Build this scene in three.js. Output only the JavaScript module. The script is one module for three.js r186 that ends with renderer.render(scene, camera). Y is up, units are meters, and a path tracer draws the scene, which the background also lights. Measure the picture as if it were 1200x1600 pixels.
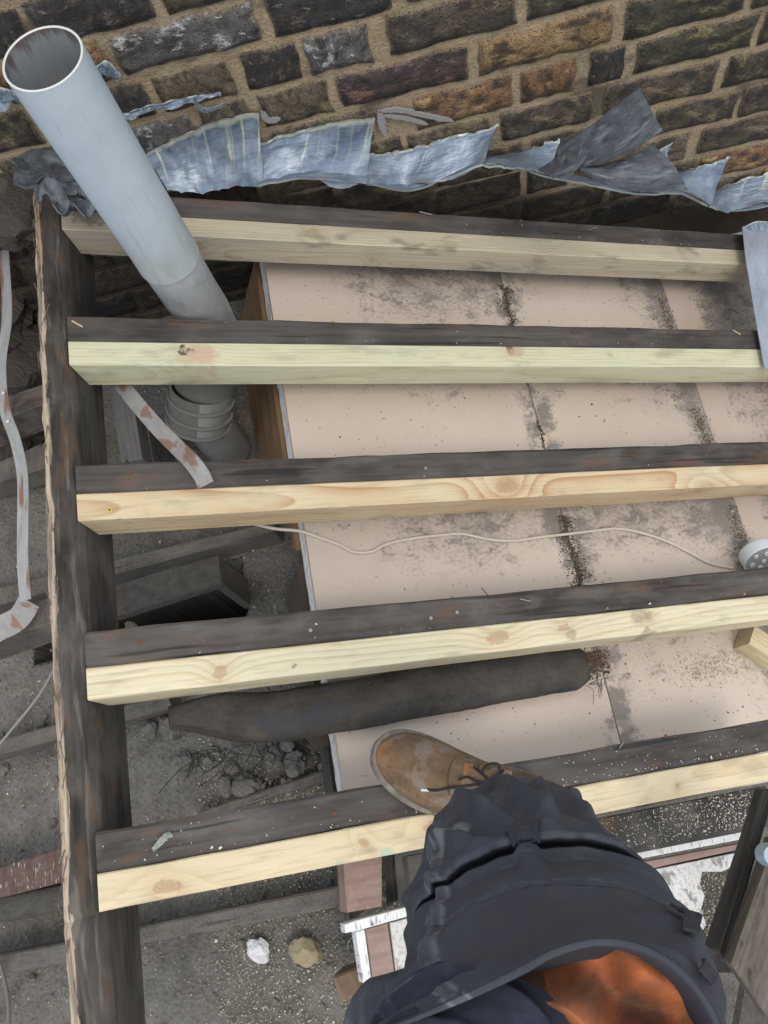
import * as THREE from 'three';
import { mergeGeometries, mergeVertices, toCreasedNormals } from 'three/addons/utils/BufferGeometryUtils.js';

// ---------- camera, sky, sun, exposure ----------
const scene = new THREE.Scene();
const camera = new THREE.PerspectiveCamera(61.588, 0.75, 0.02, 60);
const EYE = new THREE.Vector3(...[0.6038, 1.2712, 0.0043]), FWD = new THREE.Vector3(...[-0.0733, -0.9389, -0.3362]);
camera.position.copy(EYE); camera.up.set(...[0.2062, 0.3155, -0.9262]); camera.lookAt(EYE.clone().add(FWD));
const renderer = new THREE.WebGLRenderer({ antialias: true });
renderer.toneMapping = THREE.LinearToneMapping;
renderer.toneMappingExposure = 1.42;
renderer.shadowMap.enabled = true;
{ // overcast sky: bright grey-white, a little brighter overhead, dim ground below the horizon
  const W = 128, H = 64, d = new Float32Array(W * H * 4);
  for (let y = 0; y < H; y++) for (let x = 0; x < W; x++) {
    const el = ((y + 0.5) / H - 0.5) * Math.PI, o = (y * W + x) * 4;   // row 0 is v = 0, the nadir
    const s = Math.sin(el), up = el > 0, cl = 0.92 + 0.08 * Math.sin(x / W * Math.PI * 4 + 1) * Math.cos(el * 3);
    const k = up ? (0.72 + 0.42 * s) * cl : 0.16;
    d[o] = k * (up ? 0.94 : 1); d[o + 1] = k * (up ? 0.985 : 0.95); d[o + 2] = k * (up ? 1.05 : 0.88); d[o + 3] = 1;
  }
  const t = new THREE.DataTexture(d, W, H, THREE.RGBAFormat, THREE.FloatType);
  t.mapping = THREE.EquirectangularReflectionMapping; t.magFilter = THREE.LinearFilter; t.wrapS = THREE.RepeatWrapping; t.needsUpdate = true;
  scene.background = t; scene.environment = t;
}
const sun = new THREE.DirectionalLight(0xfff1e0, 0.9);
sun.position.set(1.6, 4.2, 1.5); sun.target.position.set(0.5, -0.2, -0.5);
sun.castShadow = true; sun.shadow.radius = 40; sun.shadow.mapSize.set(2048, 2048);
Object.assign(sun.shadow.camera, { left: -2.5, right: 2.5, top: 2.5, bottom: -2.5, near: 0.5, far: 12 });
scene.add(sun, sun.target);

// ---------- helpers ----------
const PITCH = 25 * Math.PI / 180, CT = Math.cos(PITCH), ST = Math.sin(PITCH);
const V = (x, y, z) => new THREE.Vector3(x, y, z), VA = (a) => new THREE.Vector3(a[0], a[1], a[2]);
const R = (a, b, c) => V(a * CT + b * ST, -a * ST + b * CT, c);        // down-slope, off the slope, along the ridge -> world
function rng(seed) { let s = seed >>> 0; return () => { s = (s + 0x6d2b79f5) | 0; let t = Math.imul(s ^ (s >>> 15), 1 | s); t = (t + Math.imul(t ^ (t >>> 7), 61 | t)) ^ t; return ((t ^ (t >>> 14)) >>> 0) / 4294967296; }; }
const h3 = (x, y, z) => { let h = Math.imul(x, 374761393) ^ Math.imul(y, 668265263) ^ Math.imul(z, 1440662683); h = Math.imul(h ^ (h >>> 13), 1274126177); h = Math.imul(h ^ (h >>> 15), 2246822519); return ((h ^ (h >>> 16)) >>> 0) / 4294967296; };
function vn(x, y, z = 0) {
  const i = Math.floor(x), j = Math.floor(y), k = Math.floor(z); let u = x - i, v = y - j, w = z - k;
  u = u * u * (3 - 2 * u); v = v * v * (3 - 2 * v); w = w * w * (3 - 2 * w);
  const a = h3(i, j, k), b = h3(i + 1, j, k), c = h3(i, j + 1, k), d = h3(i + 1, j + 1, k);
  const p = a + (b - a) * u, q = c + (d - c) * u, m = p + (q - p) * v;
  if (w === 0) return m;
  const e = h3(i, j, k + 1), f = h3(i + 1, j, k + 1), g = h3(i, j + 1, k + 1), l = h3(i + 1, j + 1, k + 1);
  const r = e + (f - e) * u, s = g + (l - g) * u; return m + (r + (s - r) * v - m) * w;
}
const PERM = new Uint8Array(1024), GX = new Float32Array(256), GY = new Float32Array(256), GZ = new Float32Array(256);
{ const r = rng(2024), p = Array.from({ length: 256 }, (_, i) => i); for (let i = 255; i > 0; i--) { const k = (r() * (i + 1)) | 0; [p[i], p[k]] = [p[k], p[i]]; } for (let i = 0; i < 1024; i++) PERM[i] = p[i & 255]; for (let i = 0; i < 256; i++) { const a = r() * 6.2832, q = r() * 2 - 1, s = Math.sqrt(1 - q * q); GX[i] = 1.4 * s * Math.cos(a); GY[i] = 1.4 * s * Math.sin(a); GZ[i] = 1.4 * q; } }
function gn(x, y, z) { // gradient noise, about 0..1
  const i = Math.floor(x), j = Math.floor(y), k = Math.floor(z), u = x - i, v = y - j, w = z - k, I = i & 255, J = j & 255, K = k & 255;
  const U = u * u * u * (u * (u * 6 - 15) + 10), W = v * v * v * (v * (v * 6 - 15) + 10), A = PERM[K], a0 = PERM[A + J], a1 = PERM[A + J + 1];
  let g = PERM[a0 + I]; const n0 = GX[g] * u + GY[g] * v + GZ[g] * w; g = PERM[a0 + I + 1]; const n1 = GX[g] * (u - 1) + GY[g] * v + GZ[g] * w;
  g = PERM[a1 + I]; const n2 = GX[g] * u + GY[g] * (v - 1) + GZ[g] * w; g = PERM[a1 + I + 1]; const n3 = GX[g] * (u - 1) + GY[g] * (v - 1) + GZ[g] * w;
  const p = n0 + (n1 - n0) * U, q = n2 + (n3 - n2) * U, m = p + (q - p) * W; if (w === 0) return 0.5 + 0.62 * m;
  const B = PERM[K + 1], b0 = PERM[B + J], b1 = PERM[B + J + 1], y1 = w - 1; g = PERM[b0 + I]; const m0 = GX[g] * u + GY[g] * v + GZ[g] * y1; g = PERM[b0 + I + 1]; const m1 = GX[g] * (u - 1) + GY[g] * v + GZ[g] * y1;
  g = PERM[b1 + I]; const m2 = GX[g] * u + GY[g] * (v - 1) + GZ[g] * y1; g = PERM[b1 + I + 1]; const m3 = GX[g] * (u - 1) + GY[g] * (v - 1) + GZ[g] * y1;
  const r = m0 + (m1 - m0) * U, t = m2 + (m3 - m2) * U, o = r + (t - r) * W, T = w * w * w * (w * (w * 6 - 15) + 10); return 0.5 + 0.62 * (m + (o - m) * T);
}
function fbm(x, y, z = 0, o = 4) { let s = 0, a = 0.5, n = 0; for (let i = 0; i < o; i++) { s += a * gn(x, y, z); n += a; a *= 0.55; const t = x * 1.66 + y * 1.14 + 17.1; y = y * 1.66 - x * 1.14 + 5.7; x = t; z = z === 0 ? 0 : z * 2.03 + 3.3; } return s / n; }
function grain(x, y, z = 0, o = 4) { let s = 0, a = 0.5, n = 0; for (let i = 0; i < o; i++) { s += a * gn(x, y, z); n += a; a *= 0.55; x = x * 2.03 + 17.1; y = y * 2.03 + 5.7; z = z === 0 ? 0 : z * 2.03 + 3.3; } return s / n; }
const sst = (a, b, x) => { const t = Math.min(1, Math.max(0, (x - a) / (b - a))); return t * t * (3 - 2 * t); };
const lerp = (a, b, t) => a + (b - a) * t;
const mixc = (A, B, t) => { t = t < 0 ? 0 : t > 1 ? 1 : t; return [A[0] + (B[0] - A[0]) * t, A[1] + (B[1] - A[1]) * t, A[2] + (B[2] - A[2]) * t]; };
const gauss = (x, s) => Math.exp(-x * x / (s * s));
const enc = (() => { const L = new Uint8Array(4097); for (let i = 0; i <= 4096; i++) { const c = i / 4096; L[i] = Math.round(255 * (c <= 0.0031308 ? 12.92 * c : 1.055 * Math.pow(c, 1 / 2.4) - 0.055)); } return (c) => L[c <= 0 ? 0 : c >= 1 ? 4096 : (c * 4096) | 0]; })();
// fn(u, v) -> [r, g, b, height 0..1] in linear albedo; gives a colour map and a bump map
function bake(w, h, fn, wrap = true) {
  const c = new Uint8Array(w * h * 4), b = new Uint8Array(w * h * 4);
  for (let y = 0, o = 0; y < h; y++) for (let x = 0; x < w; x++, o += 4) {
    const q = fn((x + 0.5) / w, (y + 0.5) / h);
    c[o] = enc(q[0]); c[o + 1] = enc(q[1]); c[o + 2] = enc(q[2]); c[o + 3] = 255;
    b[o] = b[o + 1] = b[o + 2] = Math.max(0, Math.min(255, (q[3] ?? 0.5) * 255)); b[o + 3] = 255;
  }
  const mk = (data, srgb) => { const t = new THREE.DataTexture(data, w, h); t.magFilter = THREE.LinearFilter; t.wrapS = t.wrapT = wrap ? THREE.RepeatWrapping : THREE.ClampToEdgeWrapping; if (srgb) t.colorSpace = THREE.SRGBColorSpace; t.needsUpdate = true; return t; };
  const spread = (f) => { let s = 0, q = 0, n = 0; for (let i = 0; i < w * h; i += 7) { const x = f(i * 4); s += x; q += x * x; n++; } return Math.sqrt(Math.max(1e-9, q / n - (s / n) ** 2)); };
  const lin = (x) => Math.pow(x / 255, 2.2), k = spread((i) => b[i] / 255) / Math.max(0.004, spread((i) => (lin(c[i]) + lin(c[i + 1]) + lin(c[i + 2])) / 3));
  return { map: mk(c, true), bump: mk(b, false), k };   // k: relief per unit of albedo, for surfaces whose relief follows their colour
}
function mat(bk, rough, bump = 0.002, extra = {}) { const m = new THREE.MeshStandardMaterial({ map: bk.map, roughness: rough, ...extra }); if (bump) { if (SEP.has(bk)) { m.bumpMap = bk.bump; m.bumpScale = bump; } else { m.bumpMap = bk.map; m.bumpScale = bump * Math.min(bk.k, 12); } } return m; }
const SEP = new Set(), sep = (bk) => { SEP.add(bk); return bk; };
const flat = (r, g, b, rough = 0.8, extra = {}) => new THREE.MeshStandardMaterial({ color: new THREE.Color().setRGB(r, g, b), roughness: rough, ...extra });
const taken = new Map();
function numbered(n) { const k = taken.get(n) || 0; taken.set(n, k + 1); return k ? n + '_' + String(k).padStart(3, '0') : n; }
function tag(o, label, category, group, kind) { if (label) o.userData.label = label; if (category) o.userData.category = category; if (group) o.userData.group = group; if (kind) o.userData.kind = kind; return o; }
function mesh(name, geo, m, parent) { const o = new THREE.Mesh(geo, m); o.castShadow = o.receiveShadow = true; if (parent) { o.name = name; parent.add(o); } else { o.name = numbered(name); scene.add(o); } return o; }
function thing(name, pos, label, category, group) { const o = new THREE.Group(); o.name = numbered(name); o.position.copy(pos); scene.add(o); return tag(o, label, category, group); }
const shift = (g, p) => g.translate(-p.x, -p.y, -p.z);

// lofts closed rings of points; uv runs along (u) and round (v)
function loft(rings, { cap0 = true, cap1 = true, crease = 0, open = false } = {}) {
  const n = rings.length, m = rings[0].length, pos = [], uv = [], idx = [], cols = open ? m : m + 1;
  const len = [0]; for (let i = 1; i < n; i++) len.push(len[i - 1] + rings[i][0].distanceTo(rings[i - 1][0]));
  const per = [0]; for (let j = 1; j < cols; j++) per.push(per[j - 1] + rings[n >> 1][j % m].distanceTo(rings[n >> 1][j - 1]));
  for (let i = 0; i < n; i++) for (let j = 0; j < cols; j++) { const p = rings[i][j % m]; pos.push(p.x, p.y, p.z); uv.push(len[n - 1] ? len[i] / len[n - 1] : 0, per[j] / per[cols - 1]); }
  for (let i = 0; i < n - 1; i++) for (let j = 0; j < cols - 1; j++) { const a = i * cols + j, b = a + 1, c = a + cols, d = c + 1; idx.push(a, c, b, b, c, d); }
  const cap = (i, flip) => { const c = V(0, 0, 0); rings[i].forEach((p) => c.add(p)); c.divideScalar(m); const base = pos.length / 3; pos.push(c.x, c.y, c.z); uv.push(i ? 0.985 : 0.015, 0.5); for (let j = 0; j <= m; j++) { const p = rings[i][j % m]; pos.push(p.x, p.y, p.z); uv.push(i ? 0.999 : 0.001, per[Math.min(j, cols - 1)] / per[cols - 1]); } for (let j = 0; j < m; j++) flip ? idx.push(base, base + j + 2, base + j + 1) : idx.push(base, base + j + 1, base + j + 2); };
  if (cap0 && !open) cap(0, true); if (cap1 && !open) cap(n - 1, false);
  let g = new THREE.BufferGeometry(); g.setAttribute('position', new THREE.Float32BufferAttribute(pos, 3)); g.setAttribute('uv', new THREE.Float32BufferAttribute(uv, 2)); g.setIndex(idx);
  if (crease) return toCreasedNormals(g, crease);
  g.computeVertexNormals();
  if (!open) { const N = g.attributes.normal; for (let i = 0; i < n; i++) { const a = i * cols, b = a + m; const v = V(N.getX(a) + N.getX(b), N.getY(a) + N.getY(b), N.getZ(a) + N.getZ(b)).normalize(); N.setXYZ(a, v.x, v.y, v.z); N.setXYZ(b, v.x, v.y, v.z); } }
  return g;
}
// a chamfered rectangle (b up, c sideways), counted round from the top front edge
function rectProfile(b0, b1, c0, c1, ch) { return [[b1, c0 + ch], [b1, (c0 + c1) / 2], [b1, c1 - ch], [b1 - ch, c1], [(b0 + b1) / 2, c1], [b0 + ch, c1], [b0, c1 - ch], [b0, (c0 + c1) / 2], [b0, c0 + ch], [b0 + ch, c0], [(b0 + b1) / 2, c0], [b1 - ch, c0]]; }
function profileAt(pr) { // v in 0..1 -> [b, c]
  const n = pr.length, per = [0]; for (let i = 1; i <= n; i++) per.push(per[i - 1] + Math.hypot(pr[i % n][0] - pr[i - 1][0], pr[i % n][1] - pr[i - 1][1]));
  return (v) => { const s = v * per[n]; let i = 0; while (i < n - 1 && per[i + 1] < s) i++; const t = (s - per[i]) / (per[i + 1] - per[i] || 1), p = pr[i], q = pr[(i + 1) % n]; return [lerp(p[0], q[0], t), lerp(p[1], q[1], t)]; };
}
// a timber along local x from 0 to L
function timberGeo(L, pr, { seg = 24, wob = 0.0008, seed = 1, cut0 = 0, cut1 = 0, sag = 0, bow = 0 } = {}) {
  const rings = [];
  for (let i = 0; i <= seg; i++) { const t = i / seg; rings.push(pr.map(([b, c], j) => { const a = t * L + (1 - t) * cut0 * -b + t * cut1 * -b, s = wob * 2; return V(a, b + s * (fbm(a * 9, j * 3.1, seed, 2) - 0.5) + sag * Math.sin(Math.PI * t), c + s * (fbm(a * 9, j * 2.3 + 40, seed, 2) - 0.5) + bow * Math.sin(Math.PI * t)); })); }
  return loft(rings, { crease: 0.6 });
}
function quadSheetResample(P, n) { const cv = new THREE.CatmullRomCurve3(P.map(VA), false, 'centripetal'); return cv.getSpacedPoints(n); }
// a thin sheet of metal between an upper and a lower edge
function sheet(top, bot, { nu = 60, nv = 14, thick = 0.003, pow = 1.6, shape = null, uLen = 0.3 } = {}) {
  const A = quadSheetResample(top, nu), B = quadSheetResample(bot, nu), P = [];
  for (let i = 0; i <= nu; i++) for (let j = 0; j <= nv; j++) { const v = j / nv, u = i / nu, p = V(lerp(A[i].x, B[i].x, v), lerp(A[i].y, B[i].y, v), lerp(A[i].z, B[i].z, Math.pow(v, pow))); if (shape) shape(p, u, v); P.push(p); }
  return thicken(P, nu, nv, thick, uLen);
}
function thicken(P, nu, nv, thick) {
  const W = nv + 1, idx = []; for (let i = 0; i < nu; i++) for (let j = 0; j < nv; j++) { const a = i * W + j, b = a + 1, c = a + W, d = c + 1; idx.push(a, b, c, b, d, c); }
  const g0 = new THREE.BufferGeometry(); g0.setAttribute('position', new THREE.Float32BufferAttribute(P.flatMap((p) => [p.x, p.y, p.z]), 3)); g0.setIndex(idx); g0.computeVertexNormals();
  const N = g0.attributes.normal, pos = [], uv = [], all = [], n = P.length;
  for (const s of [0, 1]) P.forEach((p, k) => { pos.push(p.x - N.getX(k) * thick * s, p.y - N.getY(k) * thick * s, p.z - N.getZ(k) * thick * s); uv.push(((k / W) | 0) / nu, 1 - (k % W) / nv); });
  for (let t = 0; t < idx.length; t += 3) { all.push(idx[t], idx[t + 1], idx[t + 2], idx[t] + n, idx[t + 2] + n, idx[t + 1] + n); }
  const edge = (a, b) => all.push(a, a + n, b, b, a + n, b + n);
  for (let i = 0; i < nu; i++) { edge((i + 1) * W, i * W); edge(i * W + nv, (i + 1) * W + nv); }
  for (let j = 0; j < nv; j++) { edge(j, j + 1); edge(nu * W + j + 1, nu * W + j); }
  const g = new THREE.BufferGeometry(); g.setAttribute('position', new THREE.Float32BufferAttribute(pos, 3)); g.setAttribute('uv', new THREE.Float32BufferAttribute(uv, 2)); g.setIndex(all);
  return toCreasedNormals(g, 0.9);
}
function tube(pts, r, { seg = 80, rad = 8, closed = false } = {}) { return new THREE.TubeGeometry(new THREE.CatmullRomCurve3(pts.map((p) => (p.isVector3 ? p : VA(p))), closed, 'centripetal'), seg, r, rad, closed); }
function rock(seed, sx, sy, sz, rough = 0.35, detail = 3, uvk = 1) {
  let g = mergeVertices(new THREE.IcosahedronGeometry(1, detail).deleteAttribute('uv').deleteAttribute('normal')); const P = g.attributes.position, p = V(0, 0, 0);
  for (let i = 0; i < P.count; i++) { p.fromBufferAttribute(P, i); const k = 1 + rough * 2 * (fbm(p.x * 1.3 + seed * 7, p.y * 1.3, p.z * 1.3 + 9, 4) - 0.5); P.setXYZ(i, p.x * k * sx, p.y * k * sy, p.z * k * sz); }
  g.computeVertexNormals(); g = toCreasedNormals(g, 0.5);
  const q = g.attributes.position, uv = []; for (let i = 0; i < q.count; i++) uv.push((q.getX(i) + q.getY(i) * 0.6) * 0.42 * uvk + seed, (q.getZ(i) + q.getY(i) * 0.4) * 0.42 * uvk);
  g.setAttribute('uv', new THREE.Float32BufferAttribute(uv, 2)); return g;
}
// a flat polygon slab: pts are [x, z] pairs, thickness downwards from y = 0
function slab(pts, t, bev = 0.001) {
  const s = new THREE.Shape(pts.map(([x, z]) => new THREE.Vector2(x, -z)));
  const g = new THREE.ExtrudeGeometry(s, { depth: t - 2 * bev, bevelEnabled: bev > 0, bevelThickness: bev, bevelSize: bev, bevelSegments: 1, bevelOffset: -bev, steps: 1 });
  g.translate(0, 0, -t + bev); g.rotateX(-Math.PI / 2); return g;
}

// ---------- surfaces ----------
// softwood as a solid: growth rings about a pith outside the section, bent round knots. Coordinates in metres.
function softwood({ seed, pith = [-0.09, 0.02], ring = 0.0062, pale, late, knots = [], tint = null, contrast = 0.7, stains = [], grime }) {
  return (a, b, c) => {
    let db = b - pith[0] + 0.03 * (vn(a * 1.7, seed) - 0.5) + 0.006 * (vn(a * 9, b * 12, seed + c * 12) - 0.5), dc = c - pith[1] + 0.035 * (vn(a * 1.3 + 9, seed + 3) - 0.5);
    let r = Math.hypot(db, dc), kn = 0, core = 0, halo = 0;
    for (const [ka, kb, kc, ks] of knots) { const lean = 0.5 * (h3(ka * 1e4 | 0, 3, 1) - 0.5) * 2, da = (a - ka + lean * (c - kc)) / (0.9 + 1.3 * h3(ka * 1e4 | 0, 7, 2)), wob = 0.004 * (fbm(a * 120, c * 120, b * 120 + seed, 2) - 0.5), e = Math.hypot(da, (b - kb) * 0.6, c - kc) + wob; r += ks * 1.1 * Math.exp(-(e * e) / (ks * ks * 5)); core = Math.max(core, 1 - sst(ks * 0.75, ks * 1.0, e + 0.004 * (vn(a * 180, c * 180, b * 180 + seed) - 0.5))); halo = Math.max(halo, gauss(e, ks * 2)); if (e < ks) kn = Math.max(kn, 0.5 + 0.5 * Math.sin(e * 2400)); }
    const f = r / ring; let w = f - Math.floor(f); w = Math.pow(w, 2.2) * (1 - sst(0.93, 1, w));
    w *= 0.55 + 0.9 * vn(Math.floor(f) * 3.7, seed + 5);
    const fib = grain(a * 14, b * 420, c * 420 + seed, 2), blot = fbm(a * 5, b * 14 + seed, c * 14, 3), saw = 0.5 + 0.5 * Math.sin(a * 900 + vn(a * 30, seed) * 8);
    let col = mixc(pale, late, contrast * 1.15 * w + 0.5 * (fib - 0.5));
    col = mixc(col, [late[0] * 0.9, late[1] * 0.72, late[2] * 0.6], 0.3 * halo);
    if (core > 0) col = mixc(col, [0.42, 0.235, 0.10], core * (0.35 + 0.35 * kn));
    if (tint) col = mixc(col, tint, sst(0.45, 0.75, blot) * 0.5);
    for (const [sa, sc, sr, cr, cg, cb, k] of stains) { const e = Math.hypot((a - sa) / 1.4, c - sc) + 0.012 * (fbm(a * 70, c * 70 + seed, b * 70, 3) - 0.5) * 2; col = mixc(col, [cr, cg, cb], k * (1 - sst(sr * 0.5, sr, e))); }
    const gr = sst(0.55, 0.8, fbm(a * 11 + 5, b * 30 + seed * 2, c * 30, 4)); col = mixc(col, [0.22, 0.185, 0.13], (grime ?? 0.35) * gr); col = mixc(col, [0.30, 0.24, 0.15], 0.28 * sst(0.55, 0.7, grain(a * 9 + 3, b * 260, c * 260 + seed, 3)));
    const lum = 0.3 * col[0] + 0.6 * col[1] + 0.1 * col[2], d = (0.90 + 0.14 * blot) * (1 - 0.05 * sst(0.45, 0.6, Math.abs(((a * 210 + 3 * fbm(a * 6, b * 20, c * 20 + seed, 2)) % 1) - 0.5))), q = 0.8; return [(lum + (col[0] - lum) * q) * d * 0.97, (lum + (col[1] - lum) * q) * d, (lum + (col[2] - lum) * q) * d, 0.5 - 0.25 * w + 0.25 * (fib - 0.5) + 0.04 * saw - 0.3 * core * kn];
  };
}
function oldwood({ seed, dark = [0.036, 0.030, 0.027], light = [0.120, 0.107, 0.098], dust = 0.35, warm = [0.13, 0.075, 0.045] }) {
  return (a, b, c) => {
    const g = grain(a * 7 + seed, b * 130, c * 130 + seed, 4), m = fbm(a * 6 + seed * 3, b * 22, c * 22, 4), sp = fbm(a * 140, b * 140 + seed, c * 140, 2), L = fbm(a * 2.2 + seed, c * 5, b * 5 + 3, 3);
    let col = mixc(dark, light, 0.32 + 0.75 * (g - 0.5) + 1.2 * (m - 0.45) + 1.2 * (L - 0.5));
    col = mixc(col, [0.165, 0.150, 0.136], dust * 1.3 * sst(0.45, 0.75, fbm(a * 12 + seed, b * 14, c * 26, 5)) * (0.4 + 0.6 * sp));
    col = mixc(col, warm, 0.45 * sst(0.6, 0.72, fbm(a * 9 + 50, b * 30 + seed, c * 30, 3)));
    
    const split = 0.8 * sst(0.70, 0.80, grain(a * 3 + seed, b * 90 + 7, c * 90, 2));
    col = mixc(col, [0.008, 0.007, 0.006], 0.8 * split);
    return [...col, 0.5 + 0.5 * (g - 0.5) + 0.3 * (m - 0.5) - 0.4 * split];
  };
}
const bakeTimber = (w, h, L, pr, fn) => { const at = profileAt(pr); return bake(w, h, (u, v) => { const [b, c] = at(v); return fn(u * L, b, c); }, false); };

const dustTex = sep(bake(1024, 1024, (u, v) => {
  const x = u * 2.4, y = v * 2.4, m = fbm(x * 5, y * 5, 0, 5), s = fbm(x * 120, y * 120, 0, 3), f = vn(x * 420, y * 420), p = fbm(x * 22 + 7, y * 22, 0, 3);
  let c = mixc([0.082, 0.076, 0.068], [0.200, 0.188, 0.170], 0.46 + 1.2 * (m - 0.5) + 0.8 * (s - 0.5) + 0.8 * (p - 0.5));
  if (f > 0.94) c = mixc(c, [0.34, 0.31, 0.26], 0.6); if (f < 0.04) c = mixc(c, [0.03, 0.028, 0.025], 0.5);
  return [...c, 0.5 + 0.9 * (s - 0.5) + 0.5 * (p - 0.5) + 0.25 * (f - 0.5)];
}));
const M = { dust: mat(dustTex, 1, 0.008) };
const leadTex = sep(bake(2048, 512, (u, v) => {
  const m = fbm(u * 9, v * 3, 0, 5), n = fbm(u * 40 + 3, v * 14, 0, 4), wob = u + 0.012 * (fbm(u * 8, v * 2.5, 0, 3) - 0.5) + 0.02 * (1 - v) * (1 - v), sh = fbm(u * 14 + 5, v * 1.4, 0, 3);
  let c = mixc([0.085, 0.125, 0.185], [0.29, 0.365, 0.455], 0.46 + 1.5 * (sh - 0.5) + 0.8 * (m - 0.5) + 0.3 * (n - 0.5) + 0.30 * (0.5 - v));
  const run = sst(0.57, 0.72, 0.6 * gn(wob * 60, 5.2, 0) + 0.4 * gn(wob * 120, 2.2, 0)) * sst(0.05, 0.6, v + 0.6 * (gn(wob * 50, 9, 0) - 0.5));
  const patch = sst(0.40, 0.62, fbm(u * 7 + 31, v * 0.8, 0, 3)); c = mixc(c, [0.58, 0.60, 0.46], (0.55 + 0.4 * patch) * run);  c = mixc(c, [0.48, 0.54, 0.60], 0.4 * sst(0.5, 0.8, fbm(wob * 30 + 9, v * 2, 0, 3)) * sst(0.8, 0.2, v));
  c = mixc(c, [0.52, 0.55, 0.44], 0.8 * sst(0.88, 0.97, v + 0.10 * (n - 0.5)));
  c = mixc(c, [0.10, 0.09, 0.075], 0.6 * sst(0.14, 0.0, v) * sst(0.45, 0.6, m));
  return [...c, 0.5 + 0.4 * (m - 0.5) + 0.25 * (n - 0.5)];
}));
M.lead = mat(leadTex, 0.4, 0.005, { metalness: 0.3 });
const leadDarkTex = sep(bake(512, 512, (u, v) => {
  const m = fbm(u * 6, v * 6, 0, 5), n = fbm(u * 30, v * 30, 0, 3), f = vn(u * 260, v * 260);
  let c = mixc([0.045, 0.052, 0.064], [0.145, 0.165, 0.195], 0.4 + 1.6 * (m - 0.5) + 0.5 * (n - 0.5)); c = mixc(c, [0.30, 0.34, 0.39], 0.6 * sst(0.52, 0.8, fbm(u * 3 + 9, v * 5, 0, 5))); if (f > 0.93) c = [0.42, 0.42, 0.4];
  return [...c, 0.5 + 0.6 * (m - 0.5) + 0.3 * (n - 0.5)];
}));
M.leadDark = mat(leadDarkTex, 0.55, 0.003, { metalness: 0.2 });

// ---------- setting: loft floor ----------
{
  const nx = 260, nz = 240, x0 = -1.9, x1 = 2.3, z0 = -1.36, z1 = 2.2, y0 = -0.62, pos = [], uv = [], idx = [];
  for (let i = 0; i <= nx; i++) for (let j = 0; j <= nz; j++) {
    const x = lerp(x0, x1, i / nx), z = lerp(z0, z1, j / nz);
    const rub = 0.075 * gauss(x - 0.17, 0.17) * gauss(z + 0.16, 0.10) + 0.07 * gauss(x - 0.10, 0.09) * gauss(z + 0.25, 0.07);
    const lump = 0.011 * (fbm(x * 13, z * 13, 0, 4) - 0.5) + (rub * 0.9) * (fbm(x * 26 + 5, z * 26, 0, 4) - 0.2) * 1.5;
    const seam = 0.007 * gauss(x - 0.028 - 0.012 * (vn(z * 9, 2) - 0.5), 0.005) + 0.007 * gauss(x + 0.43, 0.006);
    pos.push(x, x > 0.405 ? (x > 0.425 ? -2.3 : -0.66) : x > -0.4 && x < 0.095 && z > -0.63 && z < -0.49 ? -2.0 : y0 + lump - seam, z); uv.push(x / 2.4, z / 2.4);
  }
  for (let i = 0; i < nx; i++) for (let j = 0; j < nz; j++) { const a = i * (nz + 1) + j, b = a + 1, c = a + nz + 1, d = c + 1; idx.push(a, b, c, b, d, c); }
  const g = new THREE.BufferGeometry(); g.setAttribute('position', new THREE.Float32BufferAttribute(pos, 3)); g.setAttribute('uv', new THREE.Float32BufferAttribute(uv, 2)); g.setIndex(idx); g.computeVertexNormals();
  tag(mesh('floor', g, M.dust), 'dusty grey loft floor strewn with rubble and sawdust, far below the rafters', null, null, 'structure');
}

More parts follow.
